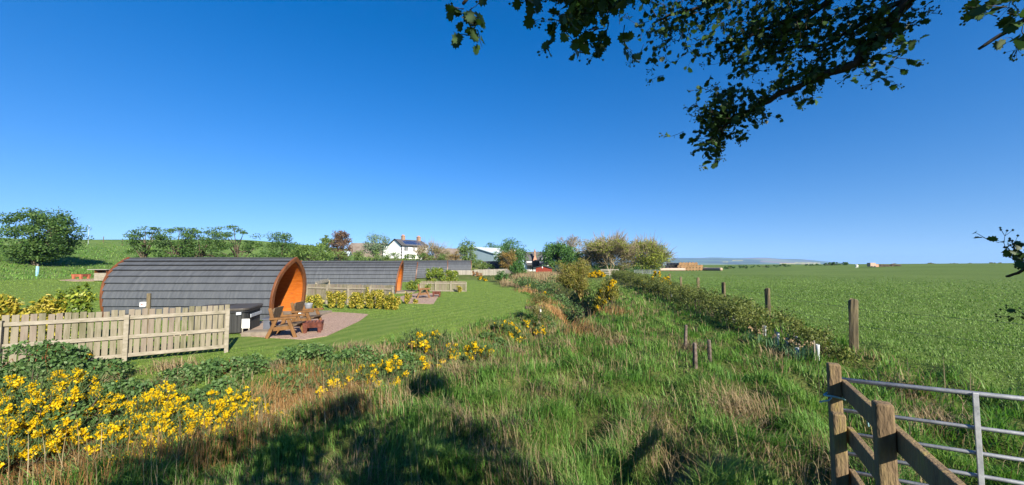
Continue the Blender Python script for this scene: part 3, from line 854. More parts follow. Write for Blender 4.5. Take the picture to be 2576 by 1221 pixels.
def house():
    x, y = at(1010, 640, 120).x, 120
    z = 3.6
    r = thing('farmhouse', 'white farmhouse with slate roof, solar panels and two brick chimneys among the trees', 'house', (x, y, z), R(55))
    W, Dp, ze, zr = 10.8, 6.4, 5.1, 6.95
    mb = MB()
    mb.prism([(0, -2), (Dp, -2), (Dp, ze), (Dp / 2, zr), (0, ze)], lambda u, v: (0, u, v), lambda u, v: (W, u, v))
    mb.box((2.5, Dp + 1.6, 1.75), (5, 3.2, 7.5))
    wall = mb.build('wall', M['render'], r)
    mb = MB(); gable_roof(mb, -.22, W + .22, 0, Dp, ze + .02, zr + .02)
    roof = mb.build('roof', M['slate'], r)
    mb = MB()
    for a, b in (((-.3, -.34, ze - .3), (-.3, Dp / 2, zr + .16)), ((-.3, Dp / 2, zr + .16), (-.3, Dp + .1, ze + .1)), ((-.3, Dp, ze + .38), (-.3, Dp + 3.3, ze + .38))):
        mb.bar(a, b, .08, .30)
    mb.bar((-.2, -.38, ze - .3), (W + .2, -.38, ze - .3), .14, .2)
    mb.build('bargeboard', M['trim'], r)
    mb = MB()
    for k in range(10):
        s_ = .30 if k % 2 else .18
        mb.box((.0 + s_ / 2 - .04, s_ / 2 - .04, .3 + k * .5), (s_, s_, .46))
        mb.box((.0, Dp + 3.2 - s_ / 2, .3 + k * .5), (.06, s_, .46))
    mb.build('quoins', M['trim'], r)
    for cx, cd in ((3.2, 1.0), (W - 1.0, 1.25)):
        mb = MB(); mb.box((cx, Dp / 2 + .1, zr + .2), (1.05, cd * .8, 2.2)); mb.box((cx, Dp / 2 + .1, zr + 1.3), (1.2, cd * .8 + .15, .2))
        c = mb.build('chimney', M['chimney'], roof)
        mb = MB()
        for q in (-.36, 0, .36): mb.lathe([(.15, zr + 1.4), (.13, zr + 1.8), (.10, zr + 1.81)], (cx + q, Dp / 2 + .1, 0), 8)
        mb.build('chimney_pot', M['pink'], c)
    sl = math.atan2(zr - ze, Dp / 2)
    mb = MB(); m2 = MB()
    Rm = Matrix.Rotation(sl, 3, 'X')
    for i in range(6):
        for j in range(2):
            yy = .7 + j * 1.12
            c = Vector((2.2 + i * 1.2, yy * 1.0, ze + yy * math.tan(sl) + .27))
            mb.box(c, (1.12, 1.34, .05), rot=Rm)
            m2.box(c - Vector((0, 0, .02)), (1.18, 1.40, .04), rot=Rm)
    sp_ = m2.build('solar_array', M['zinc'], roof); mb.build('solar_cells', M['solar'], sp_)
    for wx, wd in ((1.7, 1.5), (5.0, .95), (7.0, .95), (9.2, .95)): window(r, wx, 3.15, wd, 1.45, 0)
    for wx, wd in ((1.9, 1.6), (4.8, 1.3)): window(r, wx, .7, wd, 1.45, 0)
    mb = MB(); mb.box((7.3, -.7, .3), (1.8, 1.3, 4.0)); po = mb.build('porch', M['render'], r)
    mb = MB(); gable_roof(mb, -1.55, .1, 6.2, 8.4, 2.3, 3.2, .2, .12)
    # the porch gable looks out to the front, so its ridge runs front to back
    mb.v = [(yv, xv, zv) for xv, yv, zv in mb.v]; mb.f = [f[::-1] for f in mb.f]
    mb.build('porch_roof', M['slate'], po)
house()

def barn(name, label, x, y, z, rz, L, W, ze, zr, wm, rm, cat='barn', rl=None, stripes=None):
    r = thing(name, label, cat, (x, y, z), rz, None)
    mb = MB(); mb.prism([(0, -2), (W, -2), (W, ze), (W / 2, zr), (0, ze)], lambda u, v: (0, u, v), lambda u, v: (L, u, v)); mb.build('wall', wm, r)
    mb = MB(); gable_roof(mb, -.4, L + .4, 0, W, ze + .03, zr + .03, .35, .14)
    rf = mb.build('roof', rm, r)
    if stripes:
        mb = MB(); sl = math.atan2(zr - ze, W / 2)
        for i in range(stripes):
            mb.box((L * (i + .5) / stripes, W * .27, ze + (zr - ze) * .54 + .24), (L / stripes * .35, W * .28, .04), rot=Matrix.Rotation(sl, 3, 'X'))
        mb.build('rooflight', M['white'], rf)
    return r
barn('barn', 'pale blue steel barn with white ribbed roof right of the farmhouse', -6.2, 130, 2.0, R(52), 26, 20, 4.2, 6.7, M['bluewall'], M['blueroof'], stripes=7)
q = at(1096, 640, 140)
barn('barn', 'long low brown-roofed barn between the farmhouse and the pale blue barn', q.x, 140, 3.4, R(8), 15, 11, 2.2, 5.1, M['brownroof'], M['brownroof'])
q = at(874, 640, 125)
barn('barn', 'grey-brown roofed barn left of the white farmhouse', q.x, 125, 4.2, R(6), 11.5, 10, 2.4, 5.5, M['brownroof'], M['brownroof'])
q = at(806, 640, 112)
barn('shed', 'low pale blue-roofed shed behind the copper tree', q.x, 112, 3.5, R(14), 7.5, 6, 1.6, 3.0, M['bluewall'], M['blueroof'], cat='shed')

def cottage():
    D = 118
    x = at(1326, 665, D).x
    r = thing('cottage', 'slate-roofed cottage with a pink stone gable and tall chimney', 'house', (x, D, .2), R(4))
    mb = MB(); mb.box((3.7, 3, 1.1), (7.6, 5, 4.2)); mb.build('wall', M['render'], r)
    mb = MB(); gable_roof(mb, -.4, 8.2, .4, 5.6, 2.7, 6.2); rf = mb.build('roof', M['slate'], r)
    mb = MB(); mb.prism([(1.5, 2.2), (3.5, 2.2), (2.7, 5.0), (2.3, 5.0)], lambda u, v: (u, -.1, v), lambda u, v: (u, 2.4, v)); g = mb.build('stone_gable', M['pink'], r)
    mb = MB(); mb.box((2.5, .5, 5.7), (.55, .55, 1.6)); mb.box((2.5, .5, 6.55), (.7, .7, .14)); mb.lathe([(.18, 6.6), (.15, 7.1), (.1, 7.1)], (2.5, .5, 0), 8)
    mb.build('chimney', M['chimney'], g)
    mb = MB(); mb.prism([(4.4, 3.9), (6.3, 3.9), (5.5, 5.4)], lambda u, v: (u, .2, v), lambda u, v: (u, 2.2, v)); mb.build('dormer', M['white'], rf)
    mb = MB(); mb.prism([(-1.8, 2.05), (.2, 2.45), (.2, 2.6), (-1.8, 2.2)], lambda u, v: (-.3, u, v), lambda u, v: (5.6, u, v)); mb.build('veranda_roof', M['slate'], r)
    for wx in (.6, 1.5, 4.6): window(r, wx, .6, .5, 1.2, .48)
cottage()

def red_shed():
    D = 76
    x0 = at(1348, 680, D).x; z = h(x0 + 1.5, D)
    r = thing('garden_shed', 'red-brown wooden shed with dark felt roof beyond the reeds', 'shed', (x0, D, z), R(-14))
    W, Dp = 2.95, 2.1
    mb = MB(); mb.prism([(0, -.1), (W, -.1), (W, 1.32), (W * .5, 1.72), (0, 1.45)], lambda u, v: (u, 0, v), lambda u, v: (u, Dp, v)); mb.build('wall', M['redshed'], r)
    mb = MB(); mb.prism([(-.15, 1.44), (W * .5, 1.74), (W + .15, 1.30), (W + .15, 1.40), (W * .5, 1.86), (-.15, 1.54)], lambda u, v: (u, -.2, v), lambda u, v: (u, Dp + .2, v)); mb.build('roof', M['felt'], r)
    mb = MB(); mb.box((1.35, -.06, 1.5), (.16, .12, .3)); mb.build('wall_lamp', M['white'], r)
    mb = MB(); mb.box((.22, -.03, .4), (.24, .05, .8)); mb.build('panel', M['red'], r)
    x1 = at(1397, 680, 78).x
    r = thing('steel_container', 'dark green ribbed steel shed standing right of the red shed', 'shed', (x1, 79, z), R(-6))
    mb = MB()
    mb.box((.9, .8, .95), (1.8, 1.6, 1.95))
    for i in range(10): mb.box((.08 + i * .18, -.02, .95), (.07, .05, 1.9))
    mb.build('wall', M['greensteel'], r)
    mb = MB(); mb.box((.9, .8, 1.98), (1.95, 1.75, .1)); mb.build('roof', M['felt'], r)
    # picnic table between the two
    r = thing('picnic_table', 'small timber picnic table at the right end of the red shed', 'table', (at(1403, 688, 74).x, 74, h(at(1403, 688, 74).x, 74)), R(20))
    mb = MB(); mb.box((0, 0, .72), (1.2, .7, .05)); mb.build('tabletop', M['chair'], r)
    for s_ in (-1, 1):
        mb = MB(); mb.box((0, s_ * .62, .44), (1.2, .25, .05)); mb.build('bench', M['chair'], r)
        mb = MB(); mb.bar((s_ * .42, -.6, 0), (s_ * .42, -.15, .7), .08, .05); mb.bar((s_ * .42, .6, 0), (s_ * .42, .15, .7), .08, .05); mb.bar((s_ * .42, -.7, .4), (s_ * .42, .7, .4), .05, .06); mb.build('leg', M['chair'], r)
    # raised play deck in front of the cottage
    D = 98; x2 = at(1324, 670, D).x
    r = thing('play_deck', 'dark raised timber deck on posts in front of the cottage', 'deck', (x2, D, h(x2, D) - .1), 0)
    mb = MB(); mb.box((2.2, 1, 1.45), (4.0, 2, .16)); mb.build('platform', M['trim'], r)
    mb = MB(); mb.box((2.5, .9, 2.2), (1.9, 1.5, 1.4)); mb.prism([(1.4, 2.9), (2.5, 3.35), (3.6, 2.9)], lambda u, v: (u, 0, v), lambda u, v: (u, 1.9, v)); mb.build('hut', M['trim'], r)
    for px_ in (.35, 1.6, 2.9, 4.1):
        mb = MB(); mb.box((px_, .15, .7), (.12, .12, 1.4)); mb.build('leg', M['trim'], r)
    mb = MB(); mb.bar((3.2, -1.2, .1), (3.9, .1, 1.5), .5, .05); mb.build('slide', M['white'], r)
red_shed()

# ---------------------------------------------------------------- round bales at the far edge of the field
def bale(name, label, group, x, y, z, rz, mat, core, r0=.62, ln=1.2):
    o = thing(name, label, 'bale', (x, y, z), rz, group)
    mb = MB(); n = 18
    prof = [(r0 * .93, -ln / 2), (r0, -ln / 2 + .06), (r0 * 1.01, 0), (r0, ln / 2 - .06), (r0 * .93, ln / 2)]
    vs, fs = [], []
    for r_, y_ in prof:
        for k in range(n):
            t = 6.28318 * k / n; vs.append((r_ * math.cos(t), y_, r0 + r_ * math.sin(t)))
    for i in range(4):
        for k in range(n): fs.append((i * n + k, (i + 1) * n + k, (i + 1) * n + (k + 1) % n, i * n + (k + 1) % n))
    mb.add(vs, fs); mb.build('side', mat, o, smooth=True)
    mb = MB()
    for s_, yv in ((1, -ln / 2), (-1, ln / 2)):
        c = [(r0 * .93 * math.cos(6.28318 * k / n), yv, r0 + r0 * .93 * math.sin(6.28318 * k / n)) for k in range(n)]
        mb.add(c, [tuple(range(n))[::s_]])
    mb.build('end_face', core, o)
    return o

def bales():
    D = 150; k = 950 / D
    n = 0
    rows = [(1714, 0, 7), (1708, 1, 8), (1712, 2, 6)]
    names = ['bottom', 'middle', 'top']
    ords = ['first', 'second', 'third', 'fourth', 'fifth', 'sixth', 'seventh', 'eighth']
    for px0, lev, cnt in rows:
        for i in range(cnt):
            px = px0 + i * 7.9
            if lev < 2 and i < 2 and px < 1722: pass
            x = (px - CX) / F * D
            bale('straw_bale', f'brown round straw bale, {ords[i]} from the left in the {names[lev]} row of the stack', 'round straw bales in the stack', x, D + lev * .25 + random.uniform(-.1, .1), h(x, D) + lev * 1.06, R(-18) + random.uniform(-.15, .15), M['straw_bale'], M['straw_bale'])
    x = (1772 - CX) / F * D
    bale('straw_bale', 'pale straw bale lying lowest at the right end of the stack', 'round straw bales in the stack', x, D - .4, h(x, D), R(40), M['pink_wrap'], M['straw_bale'])
    for lev, (px0, cnt) in enumerate([(1677, 5), (1681, 4)]):
        for i in range(cnt):
            x = (px0 + i * 7.8 - CX) / F * (D + 3)
            bale('wrapped_bale', f'black plastic-wrapped bale, {ords[i]} from the left in the {("lower", "upper")[lev]} row by the straw stack', 'black wrapped bales', x, D + 3, h(x, D + 3) + .9 + lev * 1.05, R(12), M['black_wrap'], M['black_wrap'])
    for lab, px, lev in (('black wrapped bale lying at the left by the tree trunk', 1655, 1), ('black wrapped bale on top, nearest the yellow-green tree', 1659, 2), ('black wrapped bale at the right of the small pile by the tree', 1663, 1)):
        x = (px - CX) / F * (D + 3)
        bale('wrapped_bale', lab, 'black wrapped bales', x, D + 3, h(x, D + 3) + lev * .95, R(12), M['black_wrap'], M['black_wrap'])
    def long(name, lab, pa, pb, Da, Db, r0):
        xa, xb = (pa - CX) / F * Da, (pb - CX) / F * Db
        mb = MB(); N = 28
        pts, rad = [], []
        for i in range(N + 1):
            t = i / N; xx, yy = xa + (xb - xa) * t, Da + (Db - Da) * t
            pts.append((xx - xa, yy - Da, h(xx, yy) - h(xa, Da) + r0 * .9)); rad.append(r0 * (1 - .07 * (i % 4 == 0)) * (1 if 0 < i < N else .9))
        mb.tube(pts, rad, 12)
        o = mb.build(name, M['pink_wrap'], None, smooth=True); o.location = (xa, Da, h(xa, Da))
        tag(o, lab, 'wrapped bales', 'long wrapped rows of bales')
    long('bale_tube', 'long pale wrapped row of bales lying in front of the black bales', 1655, 1722, 146, 147, .62)
    long('bale_tube', 'long pale wrapped row of bales stretching right of the straw stack', 1768, 1814, 150, 140, .62)
bales()

# things far out in the crop field
def far_field():
    D = 128
    x = (2155 - CX) / F * D
    mb = MB()
    body = [(0, 0, .62), (.35, 0, .66), (.75, 0, .64)]
    mb.tube(body, [.22, .3, .2], 8); mb.tube([(.75, 0, .66), (.95, 0, .85), (1.1, 0, .82)], [.12, .11, .07], 6)
    for lx in (.05, .6):
        for ly in (-.13, .13): mb.tube([(lx, ly, .5), (lx, ly, 0)], [.06, .04], 5)
    o = mb.build('sheep', M['white'], None, smooth=True); o.location = (x, D, h(x, D) - .03); o.rotation_euler = (0, 0, 1.2); o.scale = (1.25, 1.25, 1.25)
    tag(o, 'lone white sheep standing far out in the green field', 'sheep')
    x = (2188 - CX) / F * D
    r = thing('field_trailer', 'cream box trailer parked far out in the green field', 'trailer', (x, D, h(x, D)), 0)
    mb = MB(); mb.box((1, .7, .95), (1.9, 1.3, 1.3)); mb.build('body', M['pink_wrap'], r, bevel=.06)
    mb = MB(); mb.box((2.45, .7, .65), (1.0, 1.2, .9)); mb.build('tail', M['pink'], r, bevel=.05)
    for wx in (.5, 1.5):
        mb = MB(); mb.tube([(wx, -.02, .28), (wx, .12, .28)], .28, 12); mb.build('wheel', M['dark'], r)
    for i, (pa, pb) in enumerate(((2209, 2232), (2236, 2262))):
        xa, xb = (pa - CX) / F * 132, (pb - CX) / F * 132
        mb = MB(); rr = random.Random(i)
        for k in range(40):
            xx = rr.uniform(0, xb - xa); tp = 1 - abs(2 * xx / (xb - xa) - 1) ** 2
            zz = rr.uniform(.05, .25 + .7 * tp)
            mb.tube([(xx - rr.uniform(.3, .8), rr.uniform(-.5, .5), zz), (xx + rr.uniform(.3, .8), rr.uniform(-.5, .5), zz + rr.uniform(-.2, .2))], rr.uniform(.06, .14), 5)
        o = mb.build('brushwood_pile', M['bark'], None); o.location = (xa, 132, h(xa, 132))
        tag(o, ('dark brushwood heap next to the cream trailer in the field', 'second dark brushwood heap, farther right of the cream trailer')[i], 'wood pile', 'brushwood heaps in the field')
far_field()

# ---------------------------------------------------------------- gravel patios, paving
PATIO = px_poly([(611, 846), (680, 851), (764, 856), (822, 847), (859, 830), (905, 808), (927, 792), (890, 789), (847, 787), (800, 786), (735, 795), (690, 812), (600, 838)])
ground_sheet('gravel_patio', PATIO, .022, M['gravel'])
P2 = px_poly([(1003, 748), (1060, 736), (1106, 740), (1103, 747), (1090, 766), (1018, 764)])
ground_sheet('gravel_patio', P2, .022, M['gravel'])
P3 = px_poly([(150, 706), (180, 703), (260, 702), (262, 708), (180, 708.5)])
ground_sheet('gravel_path', P3, .03, M['gravel'])
def rot_slab(name, c, rz, size, mat, kind='structure'):
    mb = MB(); mb.box((0, 0, size[2] / 2 - .03), size); o = mb.build(name, mat, None, bevel=.015)
    o.location = (c[0], c[1], h(c[0], c[1])); o.rotation_euler = (0, 0, rz)
    return tag(o, kind=kind)
n1 = Vector((math.cos(-.10), math.sin(-.10), 0)); w1 = Vector((-n1.y, n1.x, 0))
c = Vector((-11.15, 19.0, 0)) + n1 * .78
rot_slab('porch_paving', c, 0, (1.5, 2.9, .16), M['slabstone'])
n2 = Vector((math.cos(.12), math.sin(.12), 0))
rot_slab('porch_paving', Vector((-10.5, 35, 0)) + n2 * .8, .12, (1.5, 2.7, .16), M['slabstone'])
rot_slab('tub_base', (-11.2, 15.6), .3, (3.0, 2.9, .09), M['pink_wrap'])

# ---------------------------------------------------------------- hot tub, steps, sign board
def hot_tub():
    r = thing('hot_tub', 'dark square hot tub with brown lid beside the first cabin', 'hot tub', (-9.93, 14.25, h(-10, 14.5) + .06), .30)
    S = 1.95
    def rsq(s, rad, n=6):
        out = []
        for cx, cy, a0 in ((s / 2 - rad, s / 2 - rad, 0), (-s / 2 + rad, s / 2 - rad, 90), (-s / 2 + rad, -s / 2 + rad, 180), (s / 2 - rad, -s / 2 + rad, 270)):
            for k in range(n + 1):
                t = R(a0 + 90 * k / n); out.append((cx + rad * math.cos(t) - S / 2, cy + rad * math.sin(t) + S / 2))
        return out
    def layer(name, z0, z1, s, mat, bev=.01, par=r):
        mb = MB(); mb.prism(rsq(s, .28), lambda u, v: (u, v, z0), lambda u, v: (u, v, z1)); return mb.build(name, mat, par, bevel=bev)
    mb = MB(); pl = rsq(S - .08, .28, 7)
    vs, fs = [], []
    n = 160
    ring = []
    import itertools
    per = [Vector((u, v, 0)) for u, v in pl]; per.append(per[0])
    cum = [0]
    for a, b in zip(per, per[1:]): cum.append(cum[-1] + (b - a).length)
    for k in range(n):
        s_ = cum[-1] * k / n; i = max(j for j in range(len(cum)) if cum[j] <= s_); i = min(i, len(per) - 2)
        p = per[i].lerp(per[i + 1], (s_ - cum[i]) / max(1e-6, cum[i + 1] - cum[i]))
        cc = Vector((-S / 2, S / 2, 0)); q_ = p + (cc - p).normalized() * (.012 if k % 4 in (0,) else 0)
        vs += [(q_.x, q_.y, 0), (q_.x, q_.y, .74)]
    for k in range(n): a = 2 * k; b = 2 * ((k + 1) % n); fs.append((a, b, b + 1, a + 1))
    mb.add(vs, fs); mb.build('cabinet', M['tub'], r)
    layer('rim', .73, .80, S, M['dark'])
    lid = layer('lid', .80, .90, S + .06, M['lid'], .03)
    mb = MB(); mb.box((-S / 2, S / 2, .905), (.02, S, .012)); mb.build('seam', M['dark'], lid)
    mb = MB(); mb.box((.012, S * .52, .56), (.03, S * .62, .13)); mb.build('side_panel', M['zinc'], r, bevel=.01)
    mb = MB(); mb.box((-.25, -.0, .70), (.16, .06, .10), rz=.4); mb.build('strap_clip', M['zinc'], r, bevel=.01)
    # folded half of the lid, lying behind
    r2 = thing('tub_steps', 'slate-blue moulded plastic two-tread steps at the hot tub', 'steps', (-9.35, 14.75, h(-9.4, 14.7) + .06), .30)
    for x0, zt, d in ((0, .46, .30), (.30, .24, .30)):
        mb = MB(); mb.box((x0 + d / 2 - .15, 0, zt), (d + .04, .78, .05)); mb.build('tread', M['step'], r2, bevel=.012)
    for sy in (-.33, .33):
        mb = MB(); mb.prism([(-.13, 0), (.05, 0), (.14, .06), (.28, .06), (.34, 0), (.44, 0), (.42, .215), (.14, .215), (.14, .435), (-.13, .435)], lambda u, v: (u, sy - .03, v), lambda u, v: (u, sy + .03, v)); mb.build('side', M['step'], r2)
    p = px_poly([(617, 842)])[0]
    r3 = thing('notice_board', 'small blank white board on two short stakes before the hot tub', 'sign', (p[0], p[1], h(*p)), .15)
    mb = MB(); mb.box((0, 0, .40), (.26, .02, .34)); mb.build('board', M['white'], r3, bevel=.004)
    for sx in (-.11, .11):
        mb = MB(); mb.box((sx, .02, .22), (.035, .02, .48)); mb.build('stake', M['rail'], r3)
    p = px_poly([(648, 845)])[0]
    mb = MB(); mb.box((0, 0, .07), (1.0, .62, .14)); mb.box((0, 0, .15), (.94, .56, .02))
    o = mb.build('stone_step', M['slabstone'], None, bevel=.03); o.location = (p[0], p[1] + .15, h(*p)); o.rotation_euler = (0, 0, .12)
    tag(o, 'flat buff stone step lying below the hot tub steps', 'step')
hot_tub()

# ---------------------------------------------------------------- log armchairs and fire pits
def chair_proto():
    r = thing('log_armchair', 'x', 'chair', (0, 0, 0), 0, 'log armchairs on the gravel')
    # faces +X
    def halflog(mb, p, q, rad, up, flat=.55):
        p, q, up = Vector(p), Vector(q), Vector(up).normalized()
        d = (q - p).normalized(); sdv = d.cross(up)
        n = 10
        pr = [(rad * math.cos(math.pi * k / n), rad * flat * math.sin(math.pi * k / n)) for k in range(n + 1)]
        mb.prism(pr, lambda u, v: p + sdv * u + up * v, lambda u, v: q + sdv * u + up * v)
    mb = MB(); halflog(mb, (.06, -.36, .44), (.06, .36, .44), .30, (.12, 0, -1), .42); halflog(mb, (.33, -.36, .455), (.33, .36, .455), .13, (.1, 0, -1), .6)
    mb.build('seat', M['slab'], r, smooth=False, bevel=.012)
    mb = MB(); halflog(mb, (-.34, -.36, .80), (-.34, .36, .80), .25, (-1, 0, .28), .42)
    mb.build('backrest', M['slab'], r, bevel=.012)
    for sy in (-1, 1):
        y = sy * .41
        mb = MB(); mb.bar((-.42, y, .66), (.46, y, .70), .14, .075); mb.build('armrest', M['chair'], r, bevel=.015)
        mb = MB(); mb.bar((.18, y, .66), (.44, y, -.01), .085, .11); mb.build('leg', M['chair'], r, bevel=.012)
        mb = MB(); mb.bar((-.20, y, .66), (-.50, y, -.01), .085, .11); mb.build('leg', M['chair'], r, bevel=.012)
        mb = MB(); mb.bar((-.30, y * .96, .30), (.32, y * .96, .36), .06, .13); mb.build('side_brace', M['chair'], r, bevel=.01)
        mb = MB(); mb.bar((-.27, y * .94, .40), (-.44, y * .94, 1.04), .055, .11); mb.build('back_upright', M['chair'], r, bevel=.012)
    return r
CH = chair_proto()
def put(px, py):
    p = px_poly([(px, py)])[0]
    return (p[0], p[1], h(*p) + .01)
a = put(722, 846); CH.location = a; CH.rotation_euler = (0, 0, .16); CH['label'] = 'log-slab armchair nearest the hot tub on the gravel by the first cabin'
b = put(772, 824); dup(CH, b, .02, 'log-slab armchair nearer the orange porch, behind the fire pit')
c2 = put(1066, 750); dup(CH, c2, .25, 'log-slab armchair on the gravel in front of the second cabin')
for i, (px, D) in enumerate(((1197, 72), (1206, 71))):
    g_ = G(px, D); dup(CH, g_, -.15, ('dark wooden chair, left of the pair before the long pale fence', 'orange wooden lounger, right of the pair before the long pale fence')[i], (1.3, 1.0, 1.0))

def pit_proto(mat):
    r = thing('fire_pit', 'x', 'fire pit', (0, 0, 0), 0, 'iron fire pits')
    mb = MB()
    o, i_ = .34, .31
    mb.add([(-.26, -.26, .20), (.26, -.26, .20), (.26, .26, .20), (-.26, .26, .20), (-o, -o, .40), (o, -o, .40), (o, o, .40), (-o, o, .40), (-i_, -i_, .40), (i_, -i_, .40), (i_, i_, .40), (-i_, i_, .40), (-.22, -.22, .25), (.22, -.22, .25), (.22, .22, .25), (-.22, .22, .25)],
           [(3, 2, 1, 0)] + [(k, (k + 1) % 4, 4 + (k + 1) % 4, 4 + k) for k in range(4)] + [(4 + k, 4 + (k + 1) % 4, 8 + (k + 1) % 4, 8 + k) for k in range(4)] + [(8 + k, 8 + (k + 1) % 4, 12 + (k + 1) % 4, 12 + k) for k in range(4)] + [(12, 13, 14, 15)])
    mb.build('bowl', mat, r)
    for k in range(4):
        t = R(45 + 90 * k); cx, cy = math.cos(t), math.sin(t)
        m2 = MB(); m2.add([(cx * .34 + sx, cy * .34 + sy, z) for z, q in ((0, .05), (.36, .085)) for sx, sy in ((-q, -q), (q, -q), (q, q), (-q, q))], [(3, 2, 1, 0), (4, 5, 6, 7)] + [(j, (j + 1) % 4, 4 + (j + 1) % 4, 4 + j) for j in range(4)])
        m2.build('leg', mat, r, bevel=.01)
    m3 = MB()
    for k in range(6): m3.bar((-.30 + k * .12, -.31, .405), (-.30 + k * .12, .31, .405), .012, .012)
    m3.build('grate', M['dark'], r)
    return r
FP = pit_proto(M['rust'])
FP.location = put(788, 837); FP.rotation_euler = (0, 0, .35); FP['label'] = 'rusty square iron fire pit on the gravel beside the log armchairs'
dup(FP, put(1098, 747), .2, 'dark iron fire pit on the gravel before the second cabin')
FP2 = pit_proto(M['brick'])
FP2.location = G(208, 33, .0); FP2.scale = (1.25, 1.25, 1.1); FP2.rotation_euler = (0, 0, .05); FP2['label'] = 'orange fire pit on the gravel strip left of the first cabin'

# bucket and lantern on the porch step
def small_bits():
    bz = h(-11, 19) + .13
    q = Vector((-11.15, 19, 0)) + n1 * .55 + w1 * .75
    r = thing('metal_bucket', 'galvanised bucket standing on the porch step of the first cabin', 'bucket', (q.x, q.y, bz), 0)
    mb = MB(); mb.lathe([(.001, .01), (.13, .0), (.20, .42), (.21, .43), (.195, .43), (.125, .02)], n=18); mb.build('body', M['zinc'], r, smooth=True)
    mb = MB(); mb.tube([(.21 * math.cos(t), 0, .43 + .05 * math.sin(t)) for t in np.linspace(0, math.pi, 9)], .008, 5); mb.build('handle', M['galv'], r)
    q = Vector((-11.15, 19, 0)) + n1 * .95 - w1 * .55
    r = thing('lantern', 'small white lantern on the porch step between the armchairs', 'lantern', (q.x, q.y, bz), 0)
    mb = MB(); mb.lathe([(.001, 0), (.09, 0), (.09, .20), (.05, .27), (.001, .28)], n=12); mb.build('body', M['white'], r)
    mb = MB(); mb.tube([(.06 * math.cos(t), 0, .26 + .10 * math.sin(t)) for t in np.linspace(0, math.pi, 9)], .01, 5); mb.build('handle', M['white'], r)
    # power post behind the fence
    p = at(372, 745, 12.4)
    z0 = h(p.x, p.y)
    r = thing('power_post', 'grey timber post with a white socket box behind the fence', 'post', (p.x, p.y, z0), .3)
    mb = MB(); mb.box((.03, 0, .82), (.10, .07, 1.66)); mb.build('post', M['post'], r, bevel=.008)
    mb = MB(); mb.box((-.08, -.06, 1.30), (.15, .09, .15)); b_ = mb.build('socket_box', M['white'], r, bevel=.012)
    mb = MB(); mb.box((-.09, -.112, 1.30), (.05, .012, .035)); mb.build('switch', M['red'], b_)
    # blue standpipe at the foot of the bank
    p = G(97, 36)
    r = thing('water_standpipe', 'pale blue painted standpipe post at the foot of the grassy bank', 'standpipe', p, 0)
    mb = MB(); mb.box((0, 0, .62), (.15, .12, .6)); mb.build('upper_casing', M['bluepaint'], r)
    mb = MB(); mb.box((0, 0, .12), (.13, .11, .35)); mb.build('lower_casing', M['bluepaint'], r)
    mb = MB(); mb.box((-.05, .04, .55), (.09, .06, 1.1)); mb.build('post', M['rail'], r)
    # log store left of first cabin
    p = G(266, 31)
    r = thing('log_store', 'small timber log store with dark open top beside the first cabin', 'log store', p, .05)
    mb = MB(); mb.box((0, 0, .38), (.92, .7, .62)); mb.build('box', M['rail'], r, bevel=.01)
    mb = MB(); mb.box((-.02, .3, .5), (.96, .06, .95)); mb.build('back_board', M['post'], r)
    for sx in (-.45, .45):
        mb = MB(); mb.box((sx, 0, .48), (.04, .66, .92)); mb.build('side', M['stain'], r)
    mb = MB(); mb.box((-.18, -.02, .97), (1.5, .86, .05)); mb.build('lid', M['greyfence'], r)
    # pole and posts on the hill skyline
    p = G(220, 62)
    mb = MB(); mb.tube([(0, 0, -.3), (0, 0, 3.2)], [.035, .025], 6); mb.tube([(-.2, 0, 3.15), (.2, 0, 3.15)], .02, 5)
    o = mb.build('mast', M['zinc'], None); o.location = p; tag(o, 'thin grey mast standing on the hill beside the round hawthorn', 'mast')
    for i, (px, lab) in enumerate(((258, 'thin fence post on the hill skyline nearest the mast'), (306, 'thin fence post on the hill skyline nearest the windswept trees'))):
        p = G(px, 66); mb = MB(); mb.tube([(0, 0, -.2), (0, 0, 1.15)], .05, 6); o = mb.build('skyline_post', M['post'], None); o.location = p; tag(o, lab, 'post', 'fence posts on the hill')
small_bits()

# ---------------------------------------------------------------- field fence: round posts and wire
FP_ = [(2135, 9.0, 1.28, 'stout round fence post with split top nearest the metal gate'), (1927, 14.0, 1.2, 'second round fence post along the field hedge, counted from the gate'), (1818, 18.7, 1.2, 'third round fence post along the field hedge, counted from the gate'), (1753, 23.6, 1.2, 'fourth round fence post along the field hedge, counted from the gate'), (1711, 28.5, 1.2, 'fifth round fence post, just right of the yellow gorse on the hedge'), (1683, 33.5, 1.2, 'sixth round fence post, standing amid the yellow gorse')]
tops = []
for i, (px, D, ht, lab) in enumerate(FP_):
    p = G(px, D)
    rr = random.Random(i + 40)
    r = thing('fence_post', lab, 'fence post', p, rr.uniform(0, 1), 'round posts of the field fence')
    mb = MB(); n = 14; vs, fs = [], []
    lv = [-.2, 0, .3, .6, .9, ht - .03, ht]
    tiltx, tilty = rr.uniform(-.03, .03), rr.uniform(-.02, .02)
    for j, z in enumerate(lv):
        for k in range(n):
            t = 6.28318 * k / n
            ra = (.085 + .012 * math.sin(3 * t + i) + .006 * math.sin(7 * t + z * 3)) * (1.0 if z < ht else .86)
            vs.append((ra * math.cos(t) + tiltx * z, ra * math.sin(t) + tilty * z, z + (.02 * math.sin(2 * t) if j >= 5 else 0)))
    for j in range(len(lv) - 1):
        for k in range(n): fs.append((j * n + k, j * n + (k + 1) % n, (j + 1) * n + (k + 1) % n, (j + 1) * n + k))
    fs.append(tuple((len(lv) - 1) * n + k for k in range(n)))
    mb.add(vs, fs); mb.build('post', M['post'], r, smooth=False)
    mb = MB(); mb.box((.10, 0, ht - .22), (.05, .03, .05)); mb.box((.10, 0, ht - .62), (.05, .03, .04)); mb.build('insulator', M['dark'], r)
    tops.append((p, ht))
mb = MB()
P0 = Vector((4.2, 4.6, 0)); P0.z = h(4.2, 4.6)
